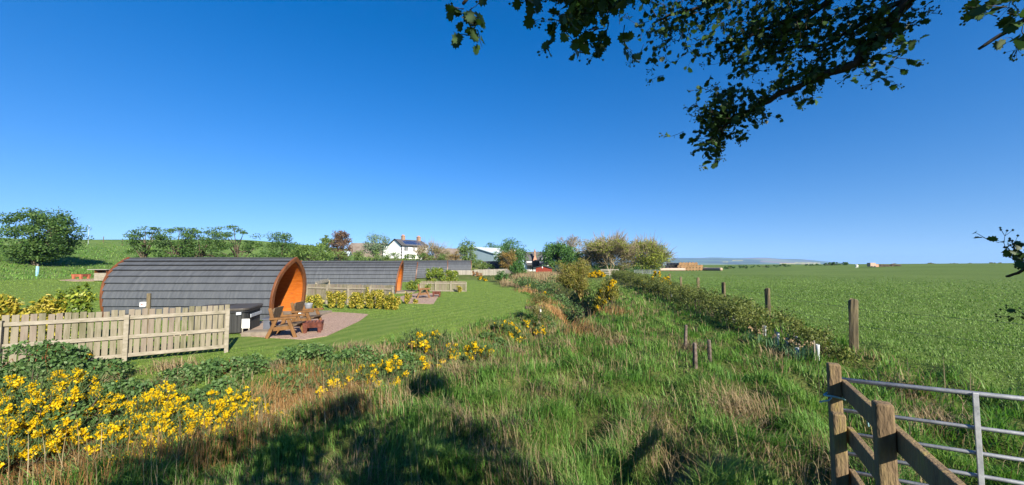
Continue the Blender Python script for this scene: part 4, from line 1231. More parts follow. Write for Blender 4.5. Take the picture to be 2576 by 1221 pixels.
seq = [(Vector((11.5, 2.8, h(11.5, 2.8))), 1.2)] + tops
for (pa, ha), (pb, hb) in zip(seq, seq[1:]):
    for dz in (.22, .62):
        A, B = pa + Vector((.1, 0, ha - dz)), pb + Vector((.1, 0, hb - dz))
        mb.tube([A, A.lerp(B, .5) - Vector((0, 0, .03)), B], .0045, 4, cap=False)
o = mb.build('wire_strands', M['wire'], None); tag(o, 'two thin wires strung along the round posts of the field fence', 'wire')

# ---------------------------------------------------------------- timber stile fence and galvanised gate at the right
def timber():
    a, b_ = Vector((2.595, 3.10)), Vector((2.11, 2.20))
    d2 = (b_ - a).normalized()                       # towards the camera
    east = Vector((-d2.y, d2.x))
    if east.x < 0: east = -east
    ang = math.atan2(d2.y, d2.x)
    r = thing('timber_fence', 'lichened post and rail timber fence beside the metal gate', 'fence', (a.x, a.y, h(a.x, a.y)), 0)
    zb = h(a.x, a.y)
    def post(p, ztop, w_, lab=None):
        mb = MB(); hh = ztop - zb + .3
        mb.box((p.x - a.x, p.y - a.y, (ztop - zb) - hh / 2), (w_, w_, hh), rz=ang)
        o = mb.build('post', M['gatepost'], r, bevel=.012)
        if lab: o['label'] = lab
    post(a, 1.80, .082); post(a + d2 * .125 - east * .012, 1.45, .08, 'shorter post set against the tall post'); post(b_, 1.815, .082)
    cpt = b_ + d2 * 1.25
    post(cpt, 1.80, .12)
    for zt, st, en in ((1.675, 0.02, None), (1.345, .125, None), (1.03, .125, None)):
        mb = MB()
        p = a + d2 * (st - .04) + east * .06; q = cpt + d2 * .1 + east * .072
        mb.bar((p.x - a.x, p.y - a.y, zt - .06 - zb), (q.x - a.x, q.y - a.y, zt - .06 - zb), .04, .125)
        mb.build('rail', M['gatepost'], r, bevel=.006)
    # twine round the far post
    mb = MB(); c_ = Vector((a.x, a.y, 1.545))
    ring = [c_ + Vector((.066 * math.cos(t), .066 * math.sin(t), .008 * math.sin(2 * t))) for t in np.linspace(0, 6.283, 22)]
    mb.tube(ring, .008, 6)
    mb.tube([c_ + Vector((-.07, -.05, 0)), c_ + Vector((-.12, -.08, -.01)), c_ + Vector((-.19, -.08, -.02))], .006, 5)
    mb.tube([c_ + Vector((.07, -.04, 0)), c_ + Vector((.14, -.06, -.05)), c_ + Vector((.19, -.06, -.14)), c_ + Vector((.21, -.05, -.22))], .006, 5)
    o = mb.build('twine', M['rope'], None); tag(o, 'pale blue twine tied round the tall timber post', 'rope')
    # field gate
    g0 = Vector((2.68, 3.17)); gd = Vector((.90, -.436)).normalized()
    zg = h(3.0, 2.9)
    r = thing('field_gate', 'galvanised seven-bar tubular metal field gate beyond the timber fence', 'gate', (g0.x, g0.y, zg), math.atan2(gd.y, gd.x))
    L = 3.6; top = 1.655 - zg
    zs = [top, top - .245, top - .425, top - .585, top - .725, top - .85, top - .96]
    for i, z in enumerate(zs):
        mb = MB(); mb.tube([(0, 0, z), (L * .33, .004, z - .004), (L * .66, -.003, z + .002), (L, 0, z)], .0145 if i else .0175, 10)
        mb.build('bar', M['galv'], r, smooth=True)
    for x_ in (0.0, L):
        mb = MB(); mb.tube([(x_, 0, zs[-1] - .02), (x_, 0, top)], .021, 10); mb.build('end_upright', M['galv'], r, smooth=True)
    for x_ in (.78, 1.8, 2.8):
        mb = MB(); mb.bar((x_, -.026, zs[-1] - .01), (x_, -.026, top + .01), .032, .012, up=(0, 1, 0)); mb.build('brace_upright', M['galv'], r, bevel=.003)
    mb = MB(); mb.bar((.02, .028, zs[-1]), (1.8, .028, top - .02), .010, .04); mb.bar((L - .02, .028, zs[-1]), (1.8, .028, top - .02), .010, .04)
timber()

# three old stone stumps in the grass
for i, (px, pyt, pyb, tilt, lab) in enumerate(((1724, 826, 884, .03, 'upright pale-topped stump post, tallest of three in the grass'), (1749, 873, 926, -.06, 'middle grey stump post of three in the grass, lowest on the slope'), (1786, 863, 916, -.22, 'leaning grey stump post of three, nearest the hedge'))):
    p = px_poly([(px, pyb)])[0]
    ht = (pyb - pyt) / F * p[1] * 1.02 + .06
    mb = MB(); mb.box((0, 0, ht / 2 - .1), (.085, .08, ht + .2), top=(.72, .8))
    o = mb.build('stump_post', M['concrete'], None, bevel=.02); o.location = (p[0], p[1], h(*p)); o.rotation_euler = (.05, tilt, .4 * i)
    tag(o, lab, 'stump', 'old stump posts in the grass')
p = px_poly([(1332, 779)])[0]
mb = MB(); mb.tube([(-.25, -.05, .10), (.25, .08, .10)], [.11, .10], 12); o = mb.build('log', M['bark'], None); o.location = (p[0], p[1], h(*p)); tag(o, 'short sawn log lying at the lawn edge by the sapling', 'log')

# ---------------------------------------------------------------- foliage builders
def unit(n):
    v = rng.normal(size=(n, 3)); return v / np.linalg.norm(v, axis=1)[:, None]

def leaf_quads(P, size, up=.35, asp=.55, nrm=None):
    """one kite-shaped leaf at each point"""
    n = len(P)
    nn = unit(n) + np.array([0, 0, up]) if nrm is None else nrm + unit(n) * .6
    nn /= np.linalg.norm(nn, axis=1)[:, None]
    a = np.cross(nn, unit(n)); a /= np.linalg.norm(a, axis=1)[:, None] + 1e-9
    b = np.cross(nn, a)
    s = (np.asarray(size) * rng.uniform(.65, 1.35, n))[:, None]
    V = np.stack([P - a * s * .5, P + b * s * asp * .5 - a * s * .02 + nn * s * .08, P + a * s * .5, P - b * s * asp * .5 - a * s * .02 + nn * s * .08], 1).reshape(-1, 3)
    return V, np.arange(n * 4).reshape(-1, 4)

def clumps(C, rad, nl, squash=.7):
    """nl leaf points round each clump centre"""
    m = len(C)
    rad = np.broadcast_to(np.asarray(rad, float), (m,))
    d = unit(m * nl) * (rng.uniform(0, 1, m * nl) ** .45)[:, None]
    d[:, 2] *= squash
    return np.repeat(C, nl, 0) + d * np.repeat(rad, nl)[:, None]

def tree(name, label, x, y, z0, z1, wd, lf, bark='bark', nc=50, nl=60, ls=.22, crown=.22, squash=.6, skew=0.0, dp=None, rc=None, cat='tree', group=None, twigs=0, shape=1.0, trunk=None, stems=1, lean_=0.0):
    ht = z1 - z0; dp = dp or wd
    root = thing(name, label, cat, (x, y, z0), 0, group)
    zb = ht * crown; hc = ht - zb
    u = unit(nc); u *= (rng.uniform(.12, 1, nc) ** .42)[:, None]
    C = np.stack([u[:, 0] * wd * .5, u[:, 1] * dp * .5, zb + hc * .5 + u[:, 2] * hc * .5], -1)
    rc = rc or min(wd, hc) * .2
    f = (C[:, 2] - zb) / hc
    C[:, :2] *= (1 - .25 * np.clip(f - .5, 0, 1))[:, None] * shape
    C[:, 0] += skew * (C[:, 2] / ht - .5) * wd
    C[:, :2] *= (1.10 - rc / max(wd, .1) * .9)
    C[:, 2] = np.clip(C[:, 2], zb + rc * .3, ht - rc * squash * .7)
    mb = MB(); tr = trunk or (.028 * ht + .04)
    for s_ in range(stems):
        ox = (s_ - (stems - 1) / 2) * tr * 1.6
        top = Vector((lean_ * ht + ox * 3, 0, zb + hc * .55))
        mid = Vector((ox * 1.5 + random.uniform(-.1, .1) * ht * .2, random.uniform(-.05, .05) * ht, zb * .6 + .02))
        mb.tube([(ox, 0, -.25), (ox, 0, .05), mid, mid.lerp(top, .5), top], [tr * 1.3, tr, tr * .8, tr * .5, tr * .12], 7)
        for i in rng.choice(nc, min(nc, max(6, 16 // stems)), replace=False):
            c = Vector(C[i]); t = random.uniform(.0, .7)
            st = mid.lerp(top, t)
            m_ = st.lerp(c, .5) + Vector((0, 0, .06 * ht))
            mb.tube([st, m_, c], [tr * .42, tr * .26, tr * .06], 5, cap=False)
    mb.build('trunk', M[bark], root, smooth=True)
    P = clumps(C, rc * rng.uniform(.6, 1.35, nc), nl, squash)
    V, Fq = leaf_quads(P, ls)
    np_mesh('crown', V, [Fq], LF[lf], root)
    if twigs:
        segs_p, segs_q = [], []
        for _ in range(twigs):
            c = C[rng.integers(nc)]
            a = c + unit(1)[0] * rc * .7
            o_ = np.array([a[0], a[1], a[2] - zb * .7 - hc * .12]); o_ /= np.linalg.norm(o_) + 1e-6
            segs_p.append(a); segs_q.append(a + (o_ + unit(1)[0] * .45) * rc * rng.uniform(.5, 1.3))
        strip_mesh('twigs', np.array(segs_p), np.array(segs_q), .0011 * y, M['twig'], root)
    return root

def strip_mesh(name, A, B, wd, mat, parent):
    """thin three-sided rods from A to B"""
    n = len(A); d = B - A; d /= np.linalg.norm(d, axis=1)[:, None] + 1e-9
    s = np.cross(d, unit(n)); s /= np.linalg.norm(s, axis=1)[:, None] + 1e-9
    t = np.cross(d, s)
    w_ = (np.broadcast_to(np.asarray(wd, float), (n,)) / 2)[:, None]
    ring = [s, -.5 * s + .866 * t, -.5 * s - .866 * t]
    V = np.stack([A + r * w_ for r in ring] + [B + r * w_ * .5 for r in ring], 1).reshape(-1, 3)
    i = np.arange(n)[:, None] * 6
    return np_mesh(name, V, [i + np.array([[k, (k + 1) % 3, 3 + (k + 1) % 3, 3 + k]]) for k in range(3)], mat, parent)

def bare_tree(name, label, x, y, z0, ht, wd, leaf, nleaf, cat='tree', group=None, lvl=6, seed=1, ls=.3, tw=1.0):
    """winter-bare broad tree: branches forking to fine twigs with a haze of new leaf"""
    rr = np.random.default_rng(seed)
    root = thing(name, label, cat, (x, y, z0), 0, group)
    A, B, W = [], [], []
    ends = []
    def grow(p, d, L, w_, k):
        q = p + d * L
        A.append(p); B.append(q); W.append(w_)
        if k == 0: ends.append(q); return
        n = 3 if k > 2 else 2 + (rr.uniform() < .6)
        for _ in range(n):
            v = rr.normal(size=3); v[2] *= .6
            nd = d * 1.0 + v * .52 + np.array([0, 0, .12])
            out = np.array([q[0], q[1], 0]); out /= np.linalg.norm(out) + .3
            nd = nd + out * .22; nd /= np.linalg.norm(nd)
            grow(q, nd, L * rr.uniform(.62, .86), w_ * .62, k - 1)
    for s_ in range(3):
        d = np.array([rr.uniform(-.35, .35), rr.uniform(-.3, .3), 1.0]); d /= np.linalg.norm(d)
        grow(np.array([0, 0, -.1]), d, ht * .21, ht * .035, lvl)
    A, B, W = np.array(A), np.array(B), np.array(W)
    mx = np.percentile(np.abs(B[:, 0]), 99); mz = B[:, 2].max()
    sc_ = np.array([wd * .5 / mx, wd * .5 / mx, ht / mz])
    A *= sc_; B *= sc_; E = np.array(ends) * sc_
    big = W > ht * .008
    W = np.maximum(W, .0006 * y * tw)
    strip_mesh('trunk', A[big], B[big], W[big] * 1.3, M['palebark'], root)
    strip_mesh('twigs', A[~big], B[~big], W[~big], M['twig'], root)
    if nleaf:
        P = E[rr.integers(0, len(E), nleaf)] + unit(nleaf) * .35
        V, Fq = leaf_quads(P, ls); np_mesh('crown', V, [Fq], LF[leaf], root)
    return root

def tpx(name, label, p0, p1, pt, D, lf, base=None, **k):
    """a tree standing at distance D, as wide and high as the photo shows it"""
    px = (p0 + p1) / 2; x = (px - CX) / F * D
    z0 = h(x, D) if base is None else base
    z1 = at(px, pt, D).z
    return tree(name, label, x, D, z0, z1, (p1 - p0) / F * D, lf, **k)

# ---------------------------------------------------------------- trees
tpx('hawthorn_tree', 'broad dense hawthorn alone on the grassy bank at the far left', 16, 174, 524, 42, 'haw', nc=140, nl=110, ls=.22, crown=.06, squash=.6, skew=.05, rc=.95, group='windswept hawthorns')
tpx('hawthorn_tree', 'thin windswept hawthorn with two tiers, leftmost behind the first cabin', 326, 408, 566, 50, 'haw', nc=34, nl=75, ls=.22, crown=.20, squash=.38, skew=-.15, rc=.75, group='windswept hawthorns')
tpx('hawthorn_tree', 'low spreading hawthorn in the middle behind the first cabin roof', 398, 500, 570, 51, 'haw', nc=60, nl=85, ls=.22, crown=.12, squash=.5, skew=.1, rc=.85, group='windswept hawthorns')
tpx('hawthorn_tree', 'leafy hawthorn with a ragged top behind the first cabin roof', 455, 560, 572, 52, 'haw', nc=55, nl=80, ls=.22, crown=.12, squash=.5, skew=-.1, rc=.8, group='windswept hawthorns')
tpx('hawthorn_tree', 'taller open hawthorn with a tufted crown, right behind the first cabin roof', 530, 662, 560, 53, 'haw', nc=60, nl=70, ls=.22, crown=.15, squash=.4, skew=-.18, rc=.85, shape=.95, group='windswept hawthorns')
tpx('hedgerow_tree', 'green rounded tree rising above the hedge left of the copper tree', 664, 752, 582, 62, 'haw', nc=60, nl=80, ls=.26, crown=.1, group='trees round the farm')
tpx('hedgerow_tree', 'bushy green tree low behind the gap between the first two cabins', 725, 832, 608, 60, 'mid', nc=60, nl=80, ls=.26, crown=.06, group='trees round the farm')
tpx('copper_tree', 'dense copper-brown conical tree behind the hedge', 832, 884, 580, 95, 'copper', nc=60, nl=80, ls=.36, crown=.06, squash=.9, shape=.9, group='trees round the farm')
tpx('hedgerow_tree', 'soft pale green tree directly left of the copper tree', 803, 842, 591, 100, 'mid', nc=40, nl=60, ls=.36, crown=.08, group='trees round the farm')
tpx('airy_tree', 'tall airy grey-green tree left of the white farmhouse', 914, 980, 588, 95, 'grey', nc=55, nl=55, ls=.34, crown=.12, squash=.8, group='trees round the farm')
tpx('bare_leafed_tree', 'drooping olive tree hiding the right end of the white farmhouse', 1050, 1132, 612, 96, 'olive', nc=60, nl=60, ls=.26, crown=.05, squash=.6, twigs=900, group='trees round the farm')
tpx('hedgerow_tree', 'tall narrow grey-green tree between the farmhouse and the pale blue barn', 1146, 1202, 600, 92, 'mid', nc=55, nl=60, ls=.34, crown=.06, squash=.9, shape=.85, group='trees round the farm')
tpx('rusty_tree', 'small rusty orange tree in front of the brown barn', 1126, 1164, 632, 86, 'rusty', nc=34, nl=50, ls=.28, crown=.1, twigs=300, group='trees round the farm')
tpx('hedgerow_tree', 'bright green rounded tree behind the white barn roof', 1212, 1282, 608, 150, 'dark', nc=45, nl=70, ls=.5, crown=.1, group='trees round the farm')
tpx('hedgerow_tree', 'dark green full tree at the right end of the pale blue barn', 1244, 1330, 602, 98, 'dark', nc=90, nl=80, ls=.36, crown=.04, squash=.75, group='trees round the farm')
tpx('rusty_tree', 'brownish olive tree in front of the dark green tree by the barn', 1256, 1300, 622, 92, 'rusty', nc=40, nl=55, ls=.3, crown=.05, group='trees round the farm')
tpx('small_tree', 'round dark green small tree standing before the farthest cabin', 1278, 1324, 660, 64, 'dark', nc=46, nl=80, ls=.22, crown=.05, squash=.8, group='small trees on the far lawn edge')
tpx('round_bush', 'round dark bush at the near edge of the reeds', 1246, 1280, 682, 55, 'dark', nc=30, nl=70, ls=.18, crown=.02, squash=.8, cat='bush', group='small trees on the far lawn edge')
tpx('broadleaf_tree', 'large dark green broadleaf tree right of the cottage', 1360, 1456, 611, 95, 'dark', nc=110, nl=95, ls=.42, crown=.05, squash=.75)
bare_tree('bare_tree', 'pale bare-twigged tree rising behind the dark green broadleaf', (1432 - CX) / F * 112, 112, .2, at(1432, 589, 112).z - .2, 11.5, 'olive', 700, group='bare spring trees', seed=4)
tpx('hedgerow_tree', 'yellow-green tree filling the gap left of the big bare tree', 1440, 1500, 628, 105, 'yel', nc=45, nl=60, ls=.36, crown=.04, group='roadside trees')
bare_tree('bare_tree', 'big broad tree with bare brown branches beside the road gate', (1534 - CX) / F * 92, 92, .1, at(1534, 596, 92).z - .1, 13.0, 'yel', 6500, group='bare spring trees', seed=9, lvl=7, tw=1.15, ls=.26)
tpx('hedgerow_tree', 'green crown mixed in behind the big bare tree', 1474, 1594, 600, 98, 'olive', nc=110, nl=60, ls=.34, crown=.04, twigs=1800, group='roadside trees')
tpx('hedgerow_tree', 'yellow-green spreading tree, right half of the roadside clump', 1562, 1680, 605, 100, 'yel', nc=120, nl=95, ls=.38, crown=.06, squash=.65, twigs=900, group='roadside trees')
bare_tree('bare_tree', 'bare tree poking above the yellow-green roadside tree', (1618 - CX) / F * 106, 106, .1, at(1618, 603, 106).z, 12.0, 'yel', 1800, group='bare spring trees', seed=12)
tpx('round_bush', 'dark bush on the skyline directly behind the straw bales', 1704, 1744, 661, 158, 'dark', nc=22, nl=50, ls=.5, crown=.02, cat='bush', group='far field bushes')
for i, (p0, p1, pt, D, lab) in enumerate(((1820, 1848, 669, 170, 'low dark bush right of the straw stack at the field end'), (1858, 1890, 668, 172, 'low bush, second right of the long pale bales'), (1900, 1960, 667, 175, 'long low hedge clump below the yellow hill fields'), (1958, 1990, 664.5, 178, 'dark peaked bush under the yellow hill fields'), (2024, 2060, 664, 180, 'dark bush right below the yellow hill fields'), (2062, 2100, 662.5, 178, 'low dark bush left of the lone sheep'), (2086, 2112, 660, 174, 'dark rounded bush just left above the sheep'), (2118, 2130, 659.5, 172, 'small dark pointed bush above the sheep'), (2330, 2356, 662, 160, 'brown-green bush on the field skyline, left of four'), (2386, 2404, 662, 160, 'brown-green bush on the field skyline, second of four'), (2432, 2462, 661.5, 160, 'brown-green bush on the field skyline, third of four'), (2486, 2516, 661, 160, 'brown-green bush on the field skyline, beside the hanging leaves'))):
    x = ((p0 + p1) / 2 - CX) / F * D
    zt = at((p0 + p1) / 2, pt, D).z; zb = min(h(x, D), zt - 1.2)
    tree('far_bush', lab, x, D, zb, zt, (p1 - p0) / F * D, 'olive' if i > 7 else 'dark', nc=16, nl=45, ls=.5, crown=.0, squash=.8, cat='bush', group='far field bushes')

# ---------------------------------------------------------------- hedges and shrubs
def hedge(name, label, pts, zt, wd, lf, per=3.0, nl=70, ls=.2, rc=None, cat='hedge', group=None, ragged=.25, base=0.0, stems=True):
    """pts: list of (x, y); zt: height or list of heights"""
    pts = [Vector((p[0], p[1], 0)) for p in pts]
    o = pts[0]; z0 = h(o.x, o.y)
    root = thing(name, label, cat, (o.x, o.y, z0), 0, group)
    hs = zt if hasattr(zt, '__len__') else [zt] * len(pts)
    C, Rr = [], []; mb = MB()
    for (a, b, ha, hb) in zip(pts, pts[1:], hs, hs[1:]):
        L = (b - a).length; n = max(2, int(L * per * max(1, (ha + hb) / 2 / max(wd, .3))))
        for _ in range(n):
            t = random.random(); p = a.lerp(b, t); hh = ha + (hb - ha) * t
            nn = Vector((-(b - a).y, (b - a).x, 0)).normalized() * random.uniform(-.5, .5) * wd
            r_ = (rc or wd * .32) * random.uniform(.7, 1.3)
            zz = base + (hh - base) * random.random() ** .75
            zz = min(zz, hh * (1 + random.uniform(-ragged, ragged * .6)) - r_ * .5)
            C.append((p.x + nn.x - o.x, p.y + nn.y - o.y, h(p.x + nn.x, p.y + nn.y) - z0 + max(zz, r_ * .3))); Rr.append(r_)
            if stems and random.random() < .35:
                mb.tube([(C[-1][0] * 1.0, C[-1][1], C[-1][2] - zz - .05), (C[-1][0] + random.uniform(-.1, .1), C[-1][1], C[-1][2])], [.022, .008], 5, cap=False)
    P = clumps(np.array(C), np.array(Rr), nl, .8)
    V, Fq = leaf_quads(P, ls); np_mesh('foliage', V, [Fq], LF[lf], root)
    if mb.v: mb.build('stems', M['bark'], root)
    return root

hx = lambda y: 7.0 + (y - 8.6) * .172
hedge('field_hedge', 'long olive-green hedge running away beside the wire fence and field', [(hx(y), y) for y in (10.6, 13, 17, 22, 28, 36, 46, 56)], [.66, .86, .98, 1.1, 1.15, 1.2, 1.25, 1.1], 1.15, 'hedge', per=7.5, nl=170, ls=.07, rc=.34, ragged=.25, base=.18)
hedge('field_hedge', 'short near end of the hedge, set apart beside the daffodils', [(6.75, 8.3), (7.15, 9.3)], [.58, .66], .8, 'hedge', per=13, nl=190, ls=.055, rc=.24, ragged=.2, base=.12)
hedge('dark_hedge', 'dark green hedgerow behind the second cabin roof and below the barns', [(at(740, 650, 84).x, 84), (at(860, 650, 86).x, 86), (at(970, 650, 88).x, 88)], [4.4, 4.3, 4.0], 3, 'mid', per=1.6, nl=90, ls=.32, rc=1.0)
hedge('dark_hedge', 'dark conifer hedge in front of the white farmhouse', [(at(965, 650, 92).x, 92), (at(1080, 650, 92).x, 92), (at(1130, 650, 92).x, 92)], [4.0, 3.7, 3.8], 2.5, 'mid', per=1.9, nl=90, ls=.32, rc=.85)
hedge('dark_hedge', 'green hedgerow below the pale blue barn and behind the far cabins', [(at(1125, 655, 96).x, 96), (at(1215, 655, 98).x, 98), (at(1262, 655, 98).x, 98)], [3.4, 2.4, 2.8], 2.6, 'mid', per=1.8, nl=90, ls=.34, rc=.9)
hedge('dark_hedge', 'green hedgerow behind the first cabin roof below the hawthorns', [(at(345, 650, 55).x, 55), (at(520, 650, 57).x, 57), (at(740, 650, 60).x, 60)], [1.6, 1.9, 2.2], 1.8, 'haw', per=2.0, nl=80, ls=.24, rc=.7)
hedge('scrub_strip', 'dark scrub filling the space beneath the roadside trees', [(at(1446, 680, 95).x, 95), (at(1560, 680, 96).x, 96), (at(1668, 680, 97).x, 97)], [2.6, 2.2, 2.4], 2.4, 'dark', per=1.5, nl=80, ls=.32, rc=.9, cat='scrub')
hedge('bramble_bank', 'dark green thicket along the ditch below the reeds', [(at(1285, 720, 44).x, 44), (at(1360, 725, 40).x, 40), (at(1400, 735, 36).x, 36)], [1.5, 1.6, 1.6], 2.2, 'bramble', per=2.6, nl=90, ls=.16, rc=.6, cat='thicket')
hedge('bramble_bank', 'dark thicket in the ditch beneath the yellowish willow', [(3.2, 29), (4.2, 25.5), (3.4, 22.5)], [1.0, 1.0, .8], 1.2, 'bramble', per=4, nl=90, ls=.10, rc=.4, cat='thicket')
hedge('low_growth', 'green low growth between willow and hedge on the right bank', [(7.5, 40), (7.0, 30), (6.6, 24)], [.7, .6, .5], 2.2, 'mid', per=3.2, nl=80, ls=.10, rc=.45, cat='undergrowth')
hedge('laurel_hedge', 'long clipped yellow-green laurel hedge before the fourth cabin', [(at(1076, 700, 50).x, 50), (at(1122, 700, 50).x, 50)], [2.05, 1.95], 1.4, 'laurel', per=13, nl=110, ls=.18, rc=.42, ragged=.08, group='laurel hedges')
hedge('laurel_hedge', 'shorter laurel hedge at the right end beside the pale fence', [(at(1126, 700, 51).x, 51), (at(1147, 700, 51).x, 51)], [1.8, 1.6], 1.3, 'laurel', per=13, nl=110, ls=.18, rc=.4, ragged=.08, group='laurel hedges')
hedge('laurel_bush', 'yellow-green laurel clump between the second cabin porch and the low fence', [(at(1024, 720, 35.2).x, 35.4), (at(1052, 720, 35).x, 35.2)], [1.05, 1.1], 1.0, 'laurel', per=9, nl=100, ls=.13, rc=.30, ragged=.1, cat='bush')
hedge('dark_shrub', 'low dark shrub beside the log and the staked sapling', [(at(1336, 786, 19.4).x, 19.5), (at(1352, 790, 19.2).x, 19.2)], [.28, .3], .6, 'dark', per=14, nl=90, ls=.07, rc=.16, cat='bush')

def shrub(label, x, y, ht, wd, lf='varie', stems=6, nl=26, ls=.11, group='yellow variegated shrubs in a row', name='variegated_shrub', rc=.12, cat='shrub', bark='yellowbark'):
    z0 = h(x, y)
    root = thing(name, label, cat, (x, y, z0), 0, group)
    mb = MB(); C = []
    for s_ in range(stems):
        a = random.uniform(0, 6.28); r_ = random.uniform(.1, .5) * wd
        tip = Vector((r_ * math.cos(a), r_ * math.sin(a) * .7, ht * random.uniform(.55, 1.0)))
        mb.tube([(0, 0, -.03), tip * .5 + Vector((0, 0, .05)), tip], [.018, .012, .004], 5)
        for k in range(5):
            f = .25 + .75 * k / 4
            C.append(tip * f + Vector((random.uniform(-.06, .06), random.uniform(-.06, .06), 0)))
    P = clumps(np.array([tuple(c) for c in C]), rc, nl, 1.0)
    V, Fq = leaf_quads(P, ls, up=.2, asp=.5); np_mesh('foliage', V, [Fq], LF[lf], root)
    mb.build('stems', M[bark], root)
    return root

row = [(785, .75, .5, 'left end'), (808, .72, .5, 'second from left'), (838, .98, .75, 'third from left, tall'), (862, .98, .7, 'fourth from left'), (888, .85, .7, 'fifth from left, low'), (910, .92, .7, 'sixth from left'), (934, 1.2, .75, 'seventh from left, tallest'), (956, 1.08, .7, 'eighth from left'), (978, .95, .7, 'ninth from left, near the cabin porch'), (996, .70, .5, 'right end, beside the white lamp')]
for px, ht, wd, lab in row:
    D = 22.6 + random.uniform(-.2, .2) - (px - 785) * .004
    shrub(f'yellow variegated shrub before the fence, {lab} in the row', (px - CX) / F * D, D, ht, wd, stems=9, nl=34, ls=.12, rc=.15)
shrub('small loose yellow shrub on the lawn at the patio edge of the second cabin', (1026 - CX) / F * 25, 25, .78, .5, stems=5, group=None)
shrub('tiny yellow sprig on the lawn below the second patio', (1046 - CX) / F * 25.2, 25.2, .22, .2, stems=3, group=None)
shrub('yellow shrub against the right end of the low board fence', (1157 - CX) / F * 35.4, 35.4, .62, .5, stems=6, nl=24, group=None)
shrub('thin yellow climber against the left bay of the low board fence', (1078 - CX) / F * 35.4, 35.4, .7, .9, stems=7, nl=16, group=None, lf='laurel')
for i, (px, D, ht, wd, lab) in enumerate(((-6, 11.6, 1.55, .8, 'bright yellow shrub behind the fence at the very left edge'), (28, 11.8, 1.42, .75, 'bright yellow shrub behind the fence, near the left edge'), (66, 12.0, 1.22, .7, 'low yellow-green shrub behind the fence between brighter ones'), (105, 12.0, 1.4, .8, 'yellow-green shrub behind the fence, left of the tall laurel'), (140, 12.0, 1.55, .8, 'golden shrub behind the fence touching the tall laurel'))):
    shrub(lab, (px - CX) / F * D, D, ht, wd, stems=12, nl=40, ls=.13, rc=.17, group='yellow shrubs behind the near fence')
shrub('tall leggy laurel bush with a bare yellow stem behind the near fence', (198 - CX) / F * 12.3, 12.3, 1.85, 1.15, lf='laurel', stems=16, nl=60, ls=.13, rc=.2, group=None, name='laurel_bush', cat='bush')
mb = MB(); x_, y_ = (200 - CX) / F * 12.0, 12.0

# garden lamp by the shrubs
p = G(1001, 23.2)
r = thing('garden_light', 'small white-headed garden light at the end of the shrub row', 'lamp', p, 0)
mb = MB(); mb.tube([(0, 0, 0), (0, 0, .42)], .025, 8); mb.build('post', M['dark'], r)
mb = MB(); mb.lathe([(.02, .40), (.08, .46), (.09, .56), (.04, .62), (.001, .63)], n=12); mb.build('head', M['white'], r, smooth=True)

# staked sapling
x, y = at(1354, 800, 18.2).x, 18.2
s_ = tree('sapling', 'slim staked sapling with pale leaves at the corner of the lawn', x, y, h(x, y), at(1354, 733, 18.2).z, 1.15, 'olive', bark='palebark', nc=34, nl=70, ls=.06, crown=.28, squash=.9, rc=.2, trunk=.016)
mb = MB(); mb.bar((.06, .03, -.1), (.10, .03, 1.32), .03, .03); mb.build('stake', M['rail'], s_)
mb = MB(); mb.box((.12, 0, 1.12), (.06, .03, .12)); mb.build('tag', M['white'], s_)

# yellowish willow-like tree in the ditch with many stems
x, y = at(1462, 745, 31).x, 31.0
z0 = h(x, y)
root = thing('willow_bush', 'many-stemmed olive-yellow willow leaning over the ditch', 'bush', (x, y, z0 - .1))
mb = MB(); C = []; A_, B_ = [], []
for i in range(22):
    a = random.uniform(0, 6.28); rr_ = random.uniform(.3, 1.75)
    tip = Vector((rr_ * math.cos(a) - .35, rr_ * math.sin(a), random.uniform(1.5, 3.45) - .18 * rr_))
    m_ = Vector((tip.x * .35 + .1, tip.y * .35, tip.z * .5))
    mb.tube([(random.uniform(-.15, .15), random.uniform(-.15, .15), 0), m_, tip], [.05, .03, .008], 6)
    for k in range(8):
        f = .38 + .62 * k / 7
        q = m_.lerp(tip, f) + Vector((random.gauss(0, .16), random.gauss(0, .16), random.gauss(0, .1)))
        C.append(tuple(q))
        for _ in range(5):
            e = q + Vector((random.gauss(0, .28), random.gauss(0, .28), random.gauss(.1, .2)))
            A_.append(tuple(q)); B_.append(tuple(e))
P = clumps(np.array(C), .36, 75, .8)
V, Fq = leaf_quads(P, .10); np_mesh('foliage', V, [Fq], LF['willow'], root)
strip_mesh('twigs', np.array(A_), np.array(B_), .022, M['yellowbark'], root)
mb.build('stems', M['yellowbark'], root, smooth=True)

